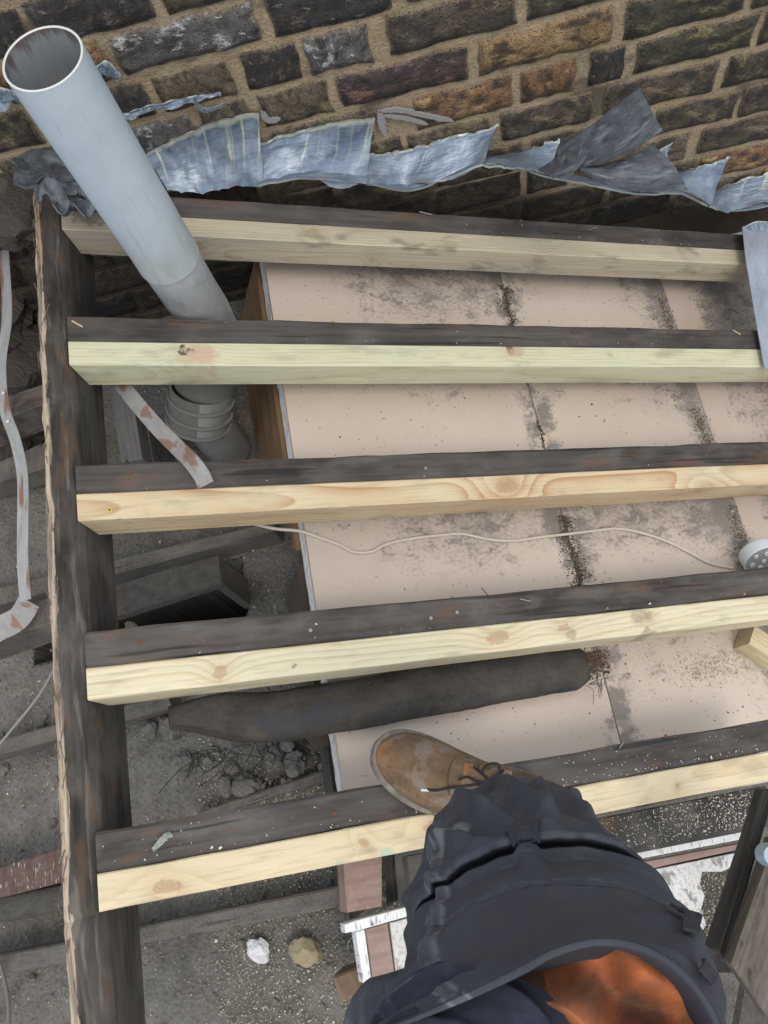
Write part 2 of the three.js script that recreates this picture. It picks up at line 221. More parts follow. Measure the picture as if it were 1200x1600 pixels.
// ---------- brick wall ----------
const WZ = -1.34, CY = -0.092, CH = 0.0985, JO = 0.0175;
{
  const wall = thing('brick_wall', V(0, -0.8, WZ), 'old soot-stained stock brick wall with thick sandy mortar joints above the torn lead', 'wall');
  const P0 = wall.position, flashingShade = (x, y) => sst(0.03, -0.05, y - (-0.115 - 0.375 * x) + 0.05 * (fbm(x * 9, y * 9, 0, 3) - 0.5));   // shade below the lead, painted as a dark strip along the wall
  const mortarTex = sep(bake(1024, 1024, (u, v) => {
    const x = u * 1.6, y = v * 1.6, m = fbm(x * 7, y * 7, 0, 4), s = fbm(x * 150, y * 150, 0, 2), f = vn(x * 430, y * 430), p = fbm(x * 28, y * 28, 0, 3);
    let c = mixc([0.21, 0.168, 0.112], [0.43, 0.350, 0.24], 0.52 + 1.0 * (m - 0.5) + 0.9 * (s - 0.5) + 0.5 * (p - 0.5)); if (f > 0.95) c = mixc(c, [0.5, 0.46, 0.4], 0.7); if (f < 0.1) c = mixc(c, [0.06, 0.05, 0.04], 0.6);
    c = mixc(c, [0.05, 0.045, 0.04], 0.75 * sst(0.6, 0.72, fbm(x * 5 + 3, y * 9, 0, 4)));
    return [...c, 0.5 + 0.6 * (s - 0.5) + 0.7 * (p - 0.5) + 0.4 * (f - 0.5)];
  }));
  const nx = 220, ny = 150, x0 = -1.0, x1 = 2.3, y0 = -0.85, y1 = 1.25, pos = [], uv = [], idx = [];
  for (let i = 0; i <= nx; i++) for (let j = 0; j <= ny; j++) { const x = lerp(x0, x1, i / nx), y = lerp(y0, y1, j / ny); pos.push(x - P0.x, y - P0.y, -0.004 + 0.008 * (fbm(x * 22, y * 30, 0, 4) - 0.5)); uv.push(x / 1.6, y / 1.6); }
  for (let i = 0; i < nx; i++) for (let j = 0; j < ny; j++) { const a = i * (ny + 1) + j; idx.push(a, a + ny + 1, a + 1, a + 1, a + ny + 1, a + ny + 2); }
  const g = new THREE.BufferGeometry(); g.setAttribute('position', new THREE.Float32BufferAttribute(pos, 3)); g.setAttribute('uv', new THREE.Float32BufferAttribute(uv, 2)); g.setIndex(idx); g.computeVertexNormals();
  const shadeCol = []; for (let i = 0; i < pos.length; i += 3) { const q = 1 - 0.84 * flashingShade(pos[i] + P0.x, pos[i + 1] + P0.y); shadeCol.push(q, q * 0.98, q * 0.95); } g.setAttribute('color', new THREE.Float32BufferAttribute(shadeCol, 3));  // mortar colour multiplied down to paint the shade below the flashing
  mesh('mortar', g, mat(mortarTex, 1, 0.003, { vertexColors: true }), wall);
  const back = new THREE.BoxGeometry(3.3, 2.1, 0.2); back.translate(0.65, 1.0, -0.13); mesh('wall_core', back, flat(0.15, 0.12, 0.08, 1), wall);

  // brick faces: 0 soot black, 1 ochre stock, 2 purple and soot, 3 mossy brown-green, 4 red-ochre, 5 brown, 6 grey lichen, 7 dark brown
  const brickCols = [
    { a: [0.018, 0.017, 0.019], b: [0.055, 0.048, 0.044], c: [0.10, 0.075, 0.05], l: 0.25 },
    { a: [0.15, 0.085, 0.028], b: [0.31, 0.205, 0.085], c: [0.06, 0.045, 0.03], l: 0.0 },
    { a: [0.030, 0.020, 0.022], b: [0.082, 0.052, 0.046], c: [0.17, 0.085, 0.065], l: 0.12 },
    { a: [0.022, 0.021, 0.017], b: [0.075, 0.068, 0.040], c: [0.17, 0.145, 0.055], l: 0.1 },
    { a: [0.10, 0.045, 0.025], b: [0.26, 0.14, 0.055], c: [0.33, 0.22, 0.08], l: 0.05 },
    { a: [0.07, 0.054, 0.034], b: [0.17, 0.130, 0.075], c: [0.035, 0.030, 0.026], l: 0.1 },
    { a: [0.045, 0.043, 0.042], b: [0.13, 0.125, 0.12], c: [0.40, 0.40, 0.41], l: 0.85 },
    { a: [0.030, 0.024, 0.019], b: [0.100, 0.078, 0.052], c: [0.17, 0.125, 0.065], l: 0.12 },
  ];
  const bmats = [];
  for (let k = 0; k < 8; k++) for (let q = 0; q < 2; q++) {
    const C = brickCols[k], S = k * 13.7 + q * 101.3;
    bmats.push(mat(bake(512, 208, (u, v) => {
      const x = u * 2.2, y = v * 0.95, m = fbm(x * 2.2 + S, y * 2.2, 0, 5), n = fbm(x * 9 + S, y * 9 + 4, 0, 4), f = fbm(x * 52, y * 52 + S, 0, 3), pit = gn(x * 34, y * 34 + S, 0), li = fbm(x * 4 + S, y * 5 + 30, 0, 5), e = Math.min(u, 1 - u) * 2.2, ee = Math.min(v, 1 - v) * 0.95;
      let c = mixc(C.a, C.b, 0.5 + 2.2 * (m - 0.5) + 1.0 * (n - 0.5) + 1.1 * (f - 0.5)); c = mixc(c, C.c, sst(0.56, 0.70, fbm(x * 1.6 + S + 8, y * 1.8, 0, 4)) * 0.85);
      c = mixc(c, [0.42, 0.41, 0.40], Math.min(1, C.l * 1.1) * sst(0.60, 0.70, li)); c = mixc(c, [0.016, 0.016, 0.017], 0.85 * sst(0.47, 0.68, fbm(x * 2.2 + S, y * 3 + 70, 0, 5)));
      c = mixc(c, [0.20, 0.155, 0.10], 0.55 * (1 - sst(0.0, 0.06, Math.min(e, ee) + 0.14 * (n - 0.5)))); if (f > 0.76) c = mixc(c, [0.28, 0.25, 0.2], 0.4); if (f < 0.26) c = mixc(c, [0.01, 0.01, 0.01], 0.6);
      c = mixc(c, c.map((k) => k * 0.25), sst(0.68, 0.80, pit)); c = mixc(c, [0.30, 0.26, 0.20], 0.35 * sst(0.26, 0.14, pit)); const lum = (c[0] + c[1] + c[2]) / 3; c = c.map((x) => (lum + (x - lum) * 0.82) * 1.25);
      return [...c, 0.5 + 0.7 * (n - 0.5) + 0.5 * (f - 0.5) + 0.4 * (m - 0.5)];
    }), 0.95, 0.009));
  }
  const shadedMats = [0, 14, 10].map((i) => { const m = bmats[i].clone(); m.color.setRGB(0.42, 0.40, 0.38); return m; });  // darkened brick copies, painted shade for the courses below the flashing
  function brickGeo(w, h, seed) { // a worn face, proud of the mortar, running back into it
    const nx = Math.max(6, Math.round(w * 56)), ny = 5, pos = [], uv = [], idx = [], W = ny + 3;
    for (let i = -1; i <= nx + 1; i++) for (let j = -1; j <= ny + 1; j++) {
      const u = Math.min(1, Math.max(0, i / nx)), v = Math.min(1, Math.max(0, j / ny)), rim = i < 0 || j < 0 || i > nx || j > ny;
      const ex = 0.009 * (vn(seed * 3 + (i < nx / 2 ? 0 : 7), v * 3.3) - 0.5), ey = 0.009 * (vn(u * 5 + seed, j < ny / 2 ? 3 : 11) - 0.5);
      const edge = Math.min(u * w, (1 - u) * w, v * h, (1 - v) * h), z = rim ? -0.02 : 0.0045 + 0.006 * (fbm(u * w * 34 + seed, v * h * 34, 0, 3) - 0.5) * 2 - 0.005 * (1 - sst(0, 0.011, edge));
      pos.push((u - 0.5) * w + ex, (v - 0.5) * h + ey, z); uv.push(u, v);
    }
    for (let i = 0; i < nx + 2; i++) for (let j = 0; j < ny + 2; j++) { const a = i * W + j; idx.push(a, a + W, a + 1, a + 1, a + W, a + W + 1); }
    const g = new THREE.BufferGeometry(); g.setAttribute('position', new THREE.Float32BufferAttribute(pos, 3)); g.setAttribute('uv', new THREE.Float32BufferAttribute(uv, 2)); g.setIndex(idx); g.computeVertexNormals(); return g;
  }
  const rnd = rng(77);
  const known = {
    2: [[0.194, 0.453, 6], [0.476, 0.693, 0], [0.720, 0.941, 5]],
    1: [[0.229, 0.375, 5], [0.402, 0.505, 0], [0.522, 0.642, 6], [0.676, 0.915, 7], [0.938, 1.154, 7]],
    0: [[0.097, 0.264, 6], [0.288, 0.384, 5], [0.408, 0.544, 5], [0.565, 0.822, 2], [0.842, 1.102, 1], [1.128, 1.360, 3]],
    '-1': [[0.407, 0.611, 5], [0.709, 0.908, 4], [0.928, 1.038, 4], [1.070, 1.138, 0], [1.163, 1.401, 3]],
    '-2': [[0.685, 0.860, 5], [0.886, 1.081, 7], [1.108, 1.344, 7], [1.367, 1.531, 3]],
    '-3': [[0.952, 1.203, 7], [1.234, 1.413, 7], [1.427, 1.658, 7]],
    '-4': [[1.060, 1.322, 5], [1.353, 1.638, 7]],
  };
  for (let k = -6; k <= 9; k++) {
    const list = (known[k] || []).slice(), y = CY + CH * k + JO / 2 + (CH - JO) / 2, h = CH - JO; let x;
    const pick = () => [5, 5, 7, 0, 3, 7, 1, 4][(rnd() * 8) | 0];
    const spans = []; 
    if (list.length) { x = list[0][0]; while (x > -0.95) { const w = rnd() < 0.6 ? 0.2 : 0.096; spans.push([x - JO - w, x - JO, pick()]); x -= w + JO; } spans.push(...list); x = list[list.length - 1][1]; } else x = -0.9 - rnd() * 0.2;
    while (x < 2.2) { const w = rnd() < 0.62 ? 0.2 : 0.096; spans.push([x + JO, x + JO + w, pick()]); x += w + JO; }
    for (const [a, b, t] of spans) { if (b < -0.75 || a > 1.95) continue; const bi = t * 2 + (rnd() < 0.5 ? 0 : 1), low = flashingShade((a + b) / 2, y) > 0.5, o = mesh('brick', brickGeo(b - a, h + 0.006 * (rnd() - 0.5), rnd() * 90), low ? shadedMats[(rnd() * 3) | 0] : bmats[bi], wall); o.position.set((a + b) / 2 - P0.x, y - P0.y + 0.004 * (rnd() - 0.5), 0.001 * rnd()); o.rotation.z = (rnd() - 0.5) * 0.02; }
  }
  // remains of whitewash round the missing flashing corner
  const wp = [];
  const blot = (pts, w) => { const cv = new THREE.CatmullRomCurve3(pts.map(VA), false, 'centripetal').getSpacedPoints(40), L = [], Rr = []; cv.forEach((p, i) => { const t = cv[Math.min(40, i + 1)].clone().sub(cv[Math.max(0, i - 1)]).normalize(), n = V(-t.y, t.x, 0), k = w * (1 - Math.pow(Math.abs(i / 20 - 1), 6)); L.push(p.clone().addScaledVector(n, k * (0.25 + 1.5 * fbm(i * 0.23, 3 + w * 900, 0, 3)))); Rr.push(p.clone().addScaledVector(n, -k * (0.25 + 1.5 * fbm(i * 0.23, 9 + w * 900, 0, 3)))); });
    const P = []; for (let i = 0; i <= 40; i++) for (let q = 0; q <= 2; q++) { const p = L[i].clone().lerp(Rr[i], q / 2); P.push(V(p.x - P0.x, p.y - P0.y, 0.0095)); } wp.push(thicken(P, 40, 2, 0.004)); };
  blot([[0.6313, -0.1031, -1.336], [0.6702, -0.1103, -1.336], [0.714, -0.1364, -1.336], [0.7823, -0.1778, -1.336]], 0.0055); blot([[0.6356, -0.101, -1.336], [0.6351, -0.1322, -1.336], [0.6354, -0.1683, -1.336]], 0.007); blot([[0.6426, -0.1171, -1.336], [0.693, -0.1437, -1.336], [0.7284, -0.1694, -1.336]], 0.0045); blot([[0.4072, -0.0317, -1.336], [0.4156, -0.058, -1.336], [0.4388, -0.0603, -1.336]], 0.006);
  const wg = mergeGeometries(wp);
  tag(mesh('whitewash', wg, flat(0.27, 0.27, 0.275, 0.95), wall), 'flaking white patch left on the bricks');
}

// ---------- lead flashing ----------
const wavy = (amp, f, s) => (p, u, v) => { const k = v * v; p.z += amp * k * Math.sin(u * f + s) + 0.009 * (fbm(u * 7 + s, v * 2.6, 0, 3) - 0.5) + 0.005 * Math.pow(1 - Math.abs(2 * fbm(u * 4 + s * 3, v * 1.7, 0, 2) - 1), 6); p.y += 0.008 * (1 - v) * (1 - v) * (fbm(u * 11 + s, 3, 0, 4) - 0.5); p.y += 0.4 * amp * k * Math.sin(u * f * 1.3 + s + 1); };
function leadPiece(label, top, bot, o = {}) { const g = sheet(top, bot, { thick: 0.0045, ...o }), c = VA(bot[0]); shift(g, c); const uvA = g.attributes.uv, [u0, u1] = o.uv || [0, 1]; for (let i = 0; i < uvA.count; i++) uvA.setX(i, lerp(u0, u1, uvA.getX(i))); const m = mesh('lead_flashing', g, o.m || M.lead); m.position.copy(c); return tag(m, label, 'lead flashing', 'torn stepped lead flashing pieces along the wall'); }
leadPiece('pale lead flashing step right beside the grey pipe, yellow streak at its left end', [[0.1511, -0.0668, -1.331], [0.2121, -0.0491, -1.331], [0.2635, -0.0362, -1.331], [0.3188, -0.0284, -1.331], [0.3615, -0.0253, -1.331], [0.401, -0.0329, -1.331]], [[0.1795, -0.1084, -1.27], [0.2255, -0.1244, -1.27], [0.2751, -0.1398, -1.27], [0.3153, -0.1519, -1.27], [0.35, -0.1561, -1.27], [0.3711, -0.1496, -1.27]], { shape: wavy(0.006, 7, 0), uv: [0, 0.28] });
leadPiece('second lead flashing step from the pipe, tapering up to a sharp right corner', [[0.379, -0.105, -1.33], [0.4299, -0.1019, -1.33], [0.4974, -0.1008, -1.33], [0.5635, -0.1046, -1.33], [0.6232, -0.1151, -1.33]], [[0.3582, -0.1506, -1.268], [0.4069, -0.148, -1.268], [0.4477, -0.1601, -1.268], [0.4954, -0.1943, -1.268], [0.5408, -0.2121, -1.268], [0.5803, -0.2178, -1.268]], { shape: wavy(0.008, 9, 1), uv: [0.28, 0.52] });
leadPiece('middle lead flashing step with several yellow streaks and dirt along its lower lip', [[0.5904, -0.21, -1.329], [0.6551, -0.22, -1.329], [0.725, -0.2221, -1.329], [0.7675, -0.2153, -1.329], [0.8228, -0.2184, -1.329], [0.8782, -0.2142, -1.329]], [[0.5794, -0.2084, -1.262], [0.6213, -0.237, -1.262], [0.6547, -0.2631, -1.262], [0.6878, -0.2581, -1.262], [0.7515, -0.2537, -1.262], [0.8007, -0.2486, -1.262], [0.8316, -0.2355, -1.262]], { shape: wavy(0.008, 8, 2.2), uv: [0.52, 0.76] });
leadPiece('small narrow lead flashing step running under the big bent dark flap', [[0.8437, -0.3152, -1.329], [0.906, -0.3118, -1.329], [0.9563, -0.3046, -1.329], [1.0132, -0.2999, -1.329]], [[0.8292, -0.2308, -1.25], [0.8882, -0.2489, -1.25], [0.9303, -0.279, -1.25], [0.9666, -0.3137, -1.25], [1.0023, -0.3199, -1.25]], { shape: wavy(0.006, 6, 0.4), uv: [0.76, 0.86] });
leadPiece('lead flashing step right of the bent flap, with a rising pointed corner', [[1.2276, -0.5091, -1.329], [1.2969, -0.5081, -1.329], [1.3731, -0.5051, -1.329], [1.4359, -0.5001, -1.329]], [[1.1654, -0.4172, -1.258], [1.223, -0.4572, -1.258], [1.2876, -0.4843, -1.258], [1.3446, -0.5272, -1.258], [1.3845, -0.5697, -1.258]], { shape: wavy(0.005, 6, 1.4), uv: [0.6, 0.76] });
leadPiece('last lead flashing step at the right edge of the picture', [[1.4021, -0.6121, -1.329], [1.4723, -0.5984, -1.329], [1.5503, -0.5949, -1.329], [1.6428, -0.5898, -1.329]], [[1.3753, -0.5604, -1.255], [1.4517, -0.607, -1.255], [1.5321, -0.6139, -1.255], [1.6294, -0.6147, -1.255]], { shape: wavy(0.008, 8, 0.7), uv: [0.05, 0.3] });
leadPiece('long narrow lower lip of lead joining the flashing steps just above the first rafter', [[0.356, -0.1545, -1.292], [0.4495, -0.1671, -1.292], [0.5884, -0.2185, -1.292], [0.6707, -0.2711, -1.292], [0.7565, -0.2679, -1.292], [0.8373, -0.2614, -1.292], [0.8977, -0.2837, -1.292], [0.9703, -0.3367, -1.292], [1.0539, -0.3948, -1.292], [1.1406, -0.4444, -1.292], [1.2367, -0.4845, -1.292], [1.3015, -0.507, -1.292], [1.394, -0.5813, -1.292], [1.4666, -0.6215, -1.292], [1.5487, -0.631, -1.292], [1.6454, -0.6361, -1.292]], [[0.3588, -0.1386, -1.256], [0.4488, -0.1484, -1.256], [0.5836, -0.2108, -1.256], [0.6569, -0.2588, -1.256], [0.7505, -0.2504, -1.256], [0.8303, -0.2361, -1.256], [0.8965, -0.2625, -1.256], [0.961, -0.3168, -1.256], [1.0427, -0.3659, -1.256], [1.1286, -0.4217, -1.256], [1.2088, -0.4655, -1.256], [1.2879, -0.4888, -1.256], [1.381, -0.5708, -1.256], [1.4537, -0.6139, -1.256], [1.5351, -0.6235, -1.256], [1.6328, -0.6242, -1.256]], { nu: 160, nv: 8, shape: (p, u, v) => { p.z += 0.006 * (fbm(u * 30, v * 2, 0, 2) - 0.5); p.y += 0.006 * (fbm(u * 40 + 7, v * 2, 0, 2) - 0.5); }, uv: [0.1, 1.1] });
{ // the flap bent up off the wall
  const base = VA([1.0405, -0.324, -1.26]), t = thing('bent_lead_flap', base, 'dark lead flap torn loose and folded up against the bricks', 'lead sheet');
  const add = (n, g, m, l) => tag(mesh(n, shift(g, base), m, t), l);
  add('flap', sheet([[0.9367, -0.0629, -1.1018], [0.9792, -0.0338, -1.1029], [1.0342, 0.0053, -1.1051], [1.0829, 0.0355, -1.111]], [[0.9614, -0.0454, -1.0371], [1.0016, -0.0135, -1.0159], [1.0469, 0.0117, -1.0068], [1.0964, 0.0313, -1.013]], { pow: 1, nu: 40, nv: 16, shape: (p, u, v) => { p.z += 0.020 * Math.sin(Math.PI * v) * (1 - 0.6 * u) + 0.006 * (fbm(u * 4, v * 4, 2, 3) - 0.5); } }), M.leadDark);
  add('fold', sheet([[0.963, -0.0529, -1.0461], [1.0083, -0.0407, -1.0307], [1.0536, -0.0338, -1.03], [1.1032, -0.0501, -1.0548]], [[0.9615, -0.0389, -1.0255], [0.9979, -0.0442, -0.9889], [1.063, -0.0737, -0.9802], [1.1625, -0.1197, -0.9924]], { pow: 1, nu: 40, nv: 12, shape: (p, u, v) => { p.y += 0.018 * Math.sin(Math.PI * v); p.z += 0.01 * Math.sin(Math.PI * v); } }), M.leadDark);
  add('rolled_end', sheet([[0.9626, -0.0739, -1.1362], [0.9445, -0.0704, -1.1123], [0.933, -0.0762, -1.0936], [0.9046, -0.095, -1.0942]], [[0.9937, -0.0315, -1.068], [0.9759, -0.0337, -1.043], [0.9591, -0.0369, -1.0304], [0.9216, -0.0649, -1.0481]], { pow: 1, nu: 30, nv: 12, shape: (p, u, v) => { p.z += 0.016 * Math.sin(Math.PI * v); p.y += 0.012 * Math.sin(Math.PI * v); } }), M.leadDark);
  add('torn_tongue', sheet([[1.0885, -0.0949, -1.0455], [1.1117, -0.0811, -1.0594], [1.1473, -0.0707, -1.0663]], [[1.092, -0.1011, -1.0288], [1.1173, -0.1014, -1.0335], [1.131, -0.0862, -1.0492]], { pow: 1, nu: 20, nv: 8 }), M.lead, 'paler torn tongue of lead');
}
{ // crumpled scraps by the ridge and behind the pipe
  const crumple = (A, f, s) => (p, u, v) => { p.x += A * (fbm(u * f, v * f, s, 2) - 0.5); p.y += 1.6 * A * (fbm(u * f + 20, v * f, s, 2) - 0.5); p.z += 1.6 * A * (fbm(u * f, v * f + 20, s, 2) - 0.5); };
  const c = VA([-0.0166, -0.0027, -1.25]), t = thing('crumpled_lead', c, 'crumpled grey lead scrap on the upper end of the ridge board, left of the pipe', 'lead sheet');
  mesh('upper_sheet', shift(sheet([[-0.0352, 0.1077, -1.2174], [-0.002, 0.0708, -1.2704], [0.0493, 0.0475, -1.276], [0.1037, 0.0324, -1.2456]], [[-0.0084, 0.1328, -1.1447], [0.0242, 0.1244, -1.1283], [0.0747, 0.1142, -1.1108], [0.1256, 0.0738, -1.0982]], { pow: 1, nu: 44, nv: 26, shape: crumple(0.045, 2.6, 2) }), c), M.leadDark, t);
  mesh('lower_fold', shift(sheet([[0.0164, 0.127, -1.1339], [0.0512, 0.1349, -1.1337], [0.0821, 0.1279, -1.1209], [0.1183, 0.1081, -1.1032]], [[0.0352, 0.1429, -1.0931], [0.0634, 0.1381, -1.0562], [0.0884, 0.1279, -1.0627], [0.1188, 0.1145, -1.0619]], { pow: 1, nu: 40, nv: 22, shape: crumple(0.04, 2.8, 7) }), c), M.leadDark, t);
  const c2 = VA([0.2512, 0.0355, -1.33]), t2 = thing('torn_lead_strip', c2, 'ragged pale ribbon of torn lead in the mortar joint right of the pipe', 'lead sheet');
  mesh('ribbon', shift(sheet([[0.1563, 0.0538, -1.318], [0.2091, 0.0593, -1.318], [0.2526, 0.0582, -1.318], [0.2954, 0.0556, -1.318], [0.3495, 0.0496, -1.318]], [[0.1589, 0.0463, -1.312], [0.2051, 0.0508, -1.312], [0.2487, 0.0497, -1.312], [0.2922, 0.0485, -1.312], [0.3492, 0.0509, -1.312]], { pow: 1, nu: 60, nv: 6, shape: crumple(0.007, 5, 3) }), c2), M.lead, t2);
  mesh('curled_strand', shift(sheet([[0.3001, 0.0655, -1.305], [0.2976, 0.0444, -1.305], [0.3116, 0.0272, -1.305], [0.3511, 0.0322, -1.305]], [[0.3057, 0.0638, -1.305], [0.3058, 0.0465, -1.305], [0.3169, 0.0351, -1.305], [0.3502, 0.0372, -1.305]], { pow: 1, nu: 40, nv: 4 }), c2), M.lead, t2);
  const c3 = VA([0.1696, 0.1414, -1.33]); tag(Object.assign(mesh('lead_scrap', shift(sheet([[0.1534, 0.154, -1.322], [0.1777, 0.1677, -1.322], [0.1858, 0.1569, -1.322], [0.1878, 0.1348, -1.322]], [[0.1564, 0.1482, -1.318], [0.168, 0.1447, -1.318], [0.175, 0.1338, -1.318], [0.1856, 0.1305, -1.318]], { pow: 1, nu: 24, nv: 10, shape: crumple(0.016, 2.2, 5) }), c3), M.lead)).position.copy(c3), 0);
  tag(scene.children[scene.children.length - 1], 'tiny pale lead scrap on the bricks just right of the pipe mouth', 'lead sheet');
  const c4 = VA([-0.0283, 0.1318, -1.33]); const s4 = mesh('lead_scrap', shift(sheet([[-0.0621, 0.1773, -1.31], [-0.0238, 0.1712, -1.31], [0.0161, 0.1675, -1.31], [0.0482, 0.1604, -1.31]], [[-0.0711, 0.1631, -1.29], [-0.0304, 0.1607, -1.29], [0.0008, 0.1627, -1.29], [0.0431, 0.1523, -1.29]], { pow: 1, nu: 30, nv: 10, shape: crumple(0.03, 2, 8) }), c4), M.lead); s4.position.copy(c4); tag(s4, 'pale lead scrap poking out left of the pipe near the picture edge', 'lead sheet');
  // loose lead at the right end of the upper rafters
  const c5 = VA([1.4665, -0.6618, -1.0554]), t5 = thing('lead_sheet_strip', c5, 'smooth blue-grey lead strip hanging over the right ends of the two upper rafters', 'lead sheet');
  mesh('strip', shift(sheet([[1.4689, -0.6519, -1.2283], [1.4475, -0.6419, -1.1414], [1.4372, -0.6481, -1.0729], [1.4175, -0.6434, -0.9646], [1.3949, -0.6372, -0.831]], [[1.7536, -0.7846, -1.2726], [1.7084, -0.7525, -1.1491], [1.6773, -0.738, -1.0497], [1.6472, -0.735, -0.9425], [1.6132, -0.7302, -0.8266]], { pow: 1, nu: 40, nv: 14, shape: (p, u, v) => { p.y += 0.02 * Math.sin(Math.PI * v) * (1 - u) + 0.005 * (fbm(u * 6, v * 3, 4, 2) - 0.5); } }), c5), mat(bake(256, 512, (u, v) => { const m = fbm(u * 5, v * 8, 0, 5), n = fbm(u * 40, v * 50, 0, 3); const c = mixc([0.25, 0.30, 0.37], [0.44, 0.50, 0.58], 0.5 + 1.1 * (m - 0.5) + 0.8 * (n - 0.5)); return [...c, 0.5 + 0.4 * (m - 0.5) + 0.3 * (n - 0.5)]; }), 0.45, 0.002, { metalness: 0.25 }), t5);
  mesh('folded_corner', shift(sheet([[1.4753, -0.6504, -1.2293], [1.5023, -0.6454, -1.2335], [1.5365, -0.6558, -1.2319]], [[1.4825, -0.6516, -1.1851], [1.5042, -0.6573, -1.1989], [1.5599, -0.6777, -1.2105]], { pow: 1, nu: 16, nv: 6 }), c5), M.lead, t5);
}

// ---------- ridge board ----------
{
  const z0 = -1.27, z1 = 1.2, base = V(-0.02, -0.138, z0), t = thing('ridge_board', base, 'rough old dark ridge board with a splintered pale top edge, down the left side', 'board');
  const pr = [[-0.138, 0], [-0.09, 0.0005], [-0.04, 0], [-0.012, -0.001], [-0.001, -0.006], [0.007, -0.015], [0.015, -0.024], [0.020, -0.031], [0.017, -0.038], [0.0, -0.041], [-0.07, -0.042], [-0.138, -0.042], [-0.138, -0.02]];
  const n = 220, rings = [], ed = [];
  for (let i = 0; i <= n; i++) {
    const z = lerp(z0, z1, i / n), crack = gauss(z - 0.055, 0.004), low = -0.016 * gauss(z - 0.3, 0.2) + 0.012 * (fbm(z * 3 + 5, 2, 0, 3) - 0.5);
    rings.push(pr.map(([y, x], j) => { const top = sst(-0.06, 0.0, y), k = 0.007 * top + 0.0015; return V(x + k * (fbm(z * 16, j * 2.1, 3, 4) - 0.5) * 1.5 - base.x, y + k * (fbm(z * 12 + 30, j * 2.7, 8, 4) - 0.5) * 1.8 + low * top - 0.008 * crack * top - base.y, z - base.z); }));
  }
  const g = loft(rings, { crease: 0.8 });
  const bd = oldwood({ seed: 5.5, dark: [0.028, 0.025, 0.023], light: [0.125, 0.112, 0.10], dust: 0.4 }), at = profileAt(pr);
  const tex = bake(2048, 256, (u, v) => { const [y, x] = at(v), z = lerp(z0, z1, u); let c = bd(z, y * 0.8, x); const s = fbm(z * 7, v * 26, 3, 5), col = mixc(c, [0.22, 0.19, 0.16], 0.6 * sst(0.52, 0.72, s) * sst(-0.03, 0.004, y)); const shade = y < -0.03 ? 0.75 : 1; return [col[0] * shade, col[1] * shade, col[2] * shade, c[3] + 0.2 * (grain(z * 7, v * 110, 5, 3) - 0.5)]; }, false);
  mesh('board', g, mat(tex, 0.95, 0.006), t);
  // splintered edge: a ragged strip of fresh wood along the top left arris, in lengths
  const fr = bake(1024, 64, (u, v) => { const z = u * 2.4, f = grain(z * 9, v * 22, 0, 4), m = fbm(z * 5, v * 3 + 9, 0, 3), s = grain(z * 40, v * 50, 0, 2); let c = mixc([0.27, 0.205, 0.145], [0.60, 0.50, 0.38], 0.5 + 1.9 * (f - 0.5) + 0.8 * (s - 0.5)); c = mixc(c, [0.15, 0.13, 0.115], 0.8 * sst(0.46, 0.62, m)); c = mixc(c, [0.40, 0.23, 0.11], 0.5 * sst(0.57, 0.68, fbm(z * 3.3 + 40, v, 0, 3))); return [...c, 0.5 + 0.9 * (f - 0.5)]; }, false);
  const frm = mat(fr, 0.9, 0.008), er = [], en = 300;
  for (let i = 0; i <= en; i++) {
    const z = lerp(z0 + 0.005, z1, i / en), w = 0.0034 + 0.0056 * fbm(z * 8 + 3, 4, 0, 4) * (0.6 + 0.8 * sst(0.4, 0.6, vn(z * 2.4, 9))), lowE = -0.016 * gauss(z - 0.3, 0.2) + 0.012 * (fbm(z * 3 + 5, 2, 0, 3) - 0.5) - 0.008 * gauss(z - 0.055, 0.004), r = [];
    for (let j = 0; j < 9; j++) { const a = j / 9 * Math.PI * 2, nz = fbm(z * 30, j * 1.9, 6, 3) - 0.5; r.push(V(-0.036 + Math.cos(a) * (w + 0.005 * nz) + 0.004 * (fbm(z * 6, 3, 0, 3) - 0.5) - base.x, 0.0155 + lowE + Math.sin(a) * (0.0075 + 0.007 * nz) + 0.004 * (fbm(z * 14, 7, 0, 3) - 0.5) - base.y, z - base.z)); }
    er.push(r);
  }
  tag(mesh('split_edge', loft(er, { crease: 0.7 }), frm, t), 'pale splintered edge of bare wood');
  const rnd = rng(31), sp = [];
  for (let i = 0; i < 90; i++) { const z = lerp(z0, 0.6, rnd()), L = 0.01 + 0.03 * rnd(), q = new THREE.CylinderGeometry(0.0004, 0.0011, L, 4); q.rotateX(Math.PI / 2 + (rnd() - 0.5) * 0.5); q.rotateY((rnd() - 0.5) * 0.7); q.translate(-0.034 + 0.02 * (rnd() - 0.5) - base.x, 0.022 + 0.006 * rnd() - base.y - 0.016 * gauss(z - 0.3, 0.2), z - base.z); sp.push(q); }
  tag(mesh('splinters', mergeGeometries(sp), frm, t), null, null, null, 'stuff');
}

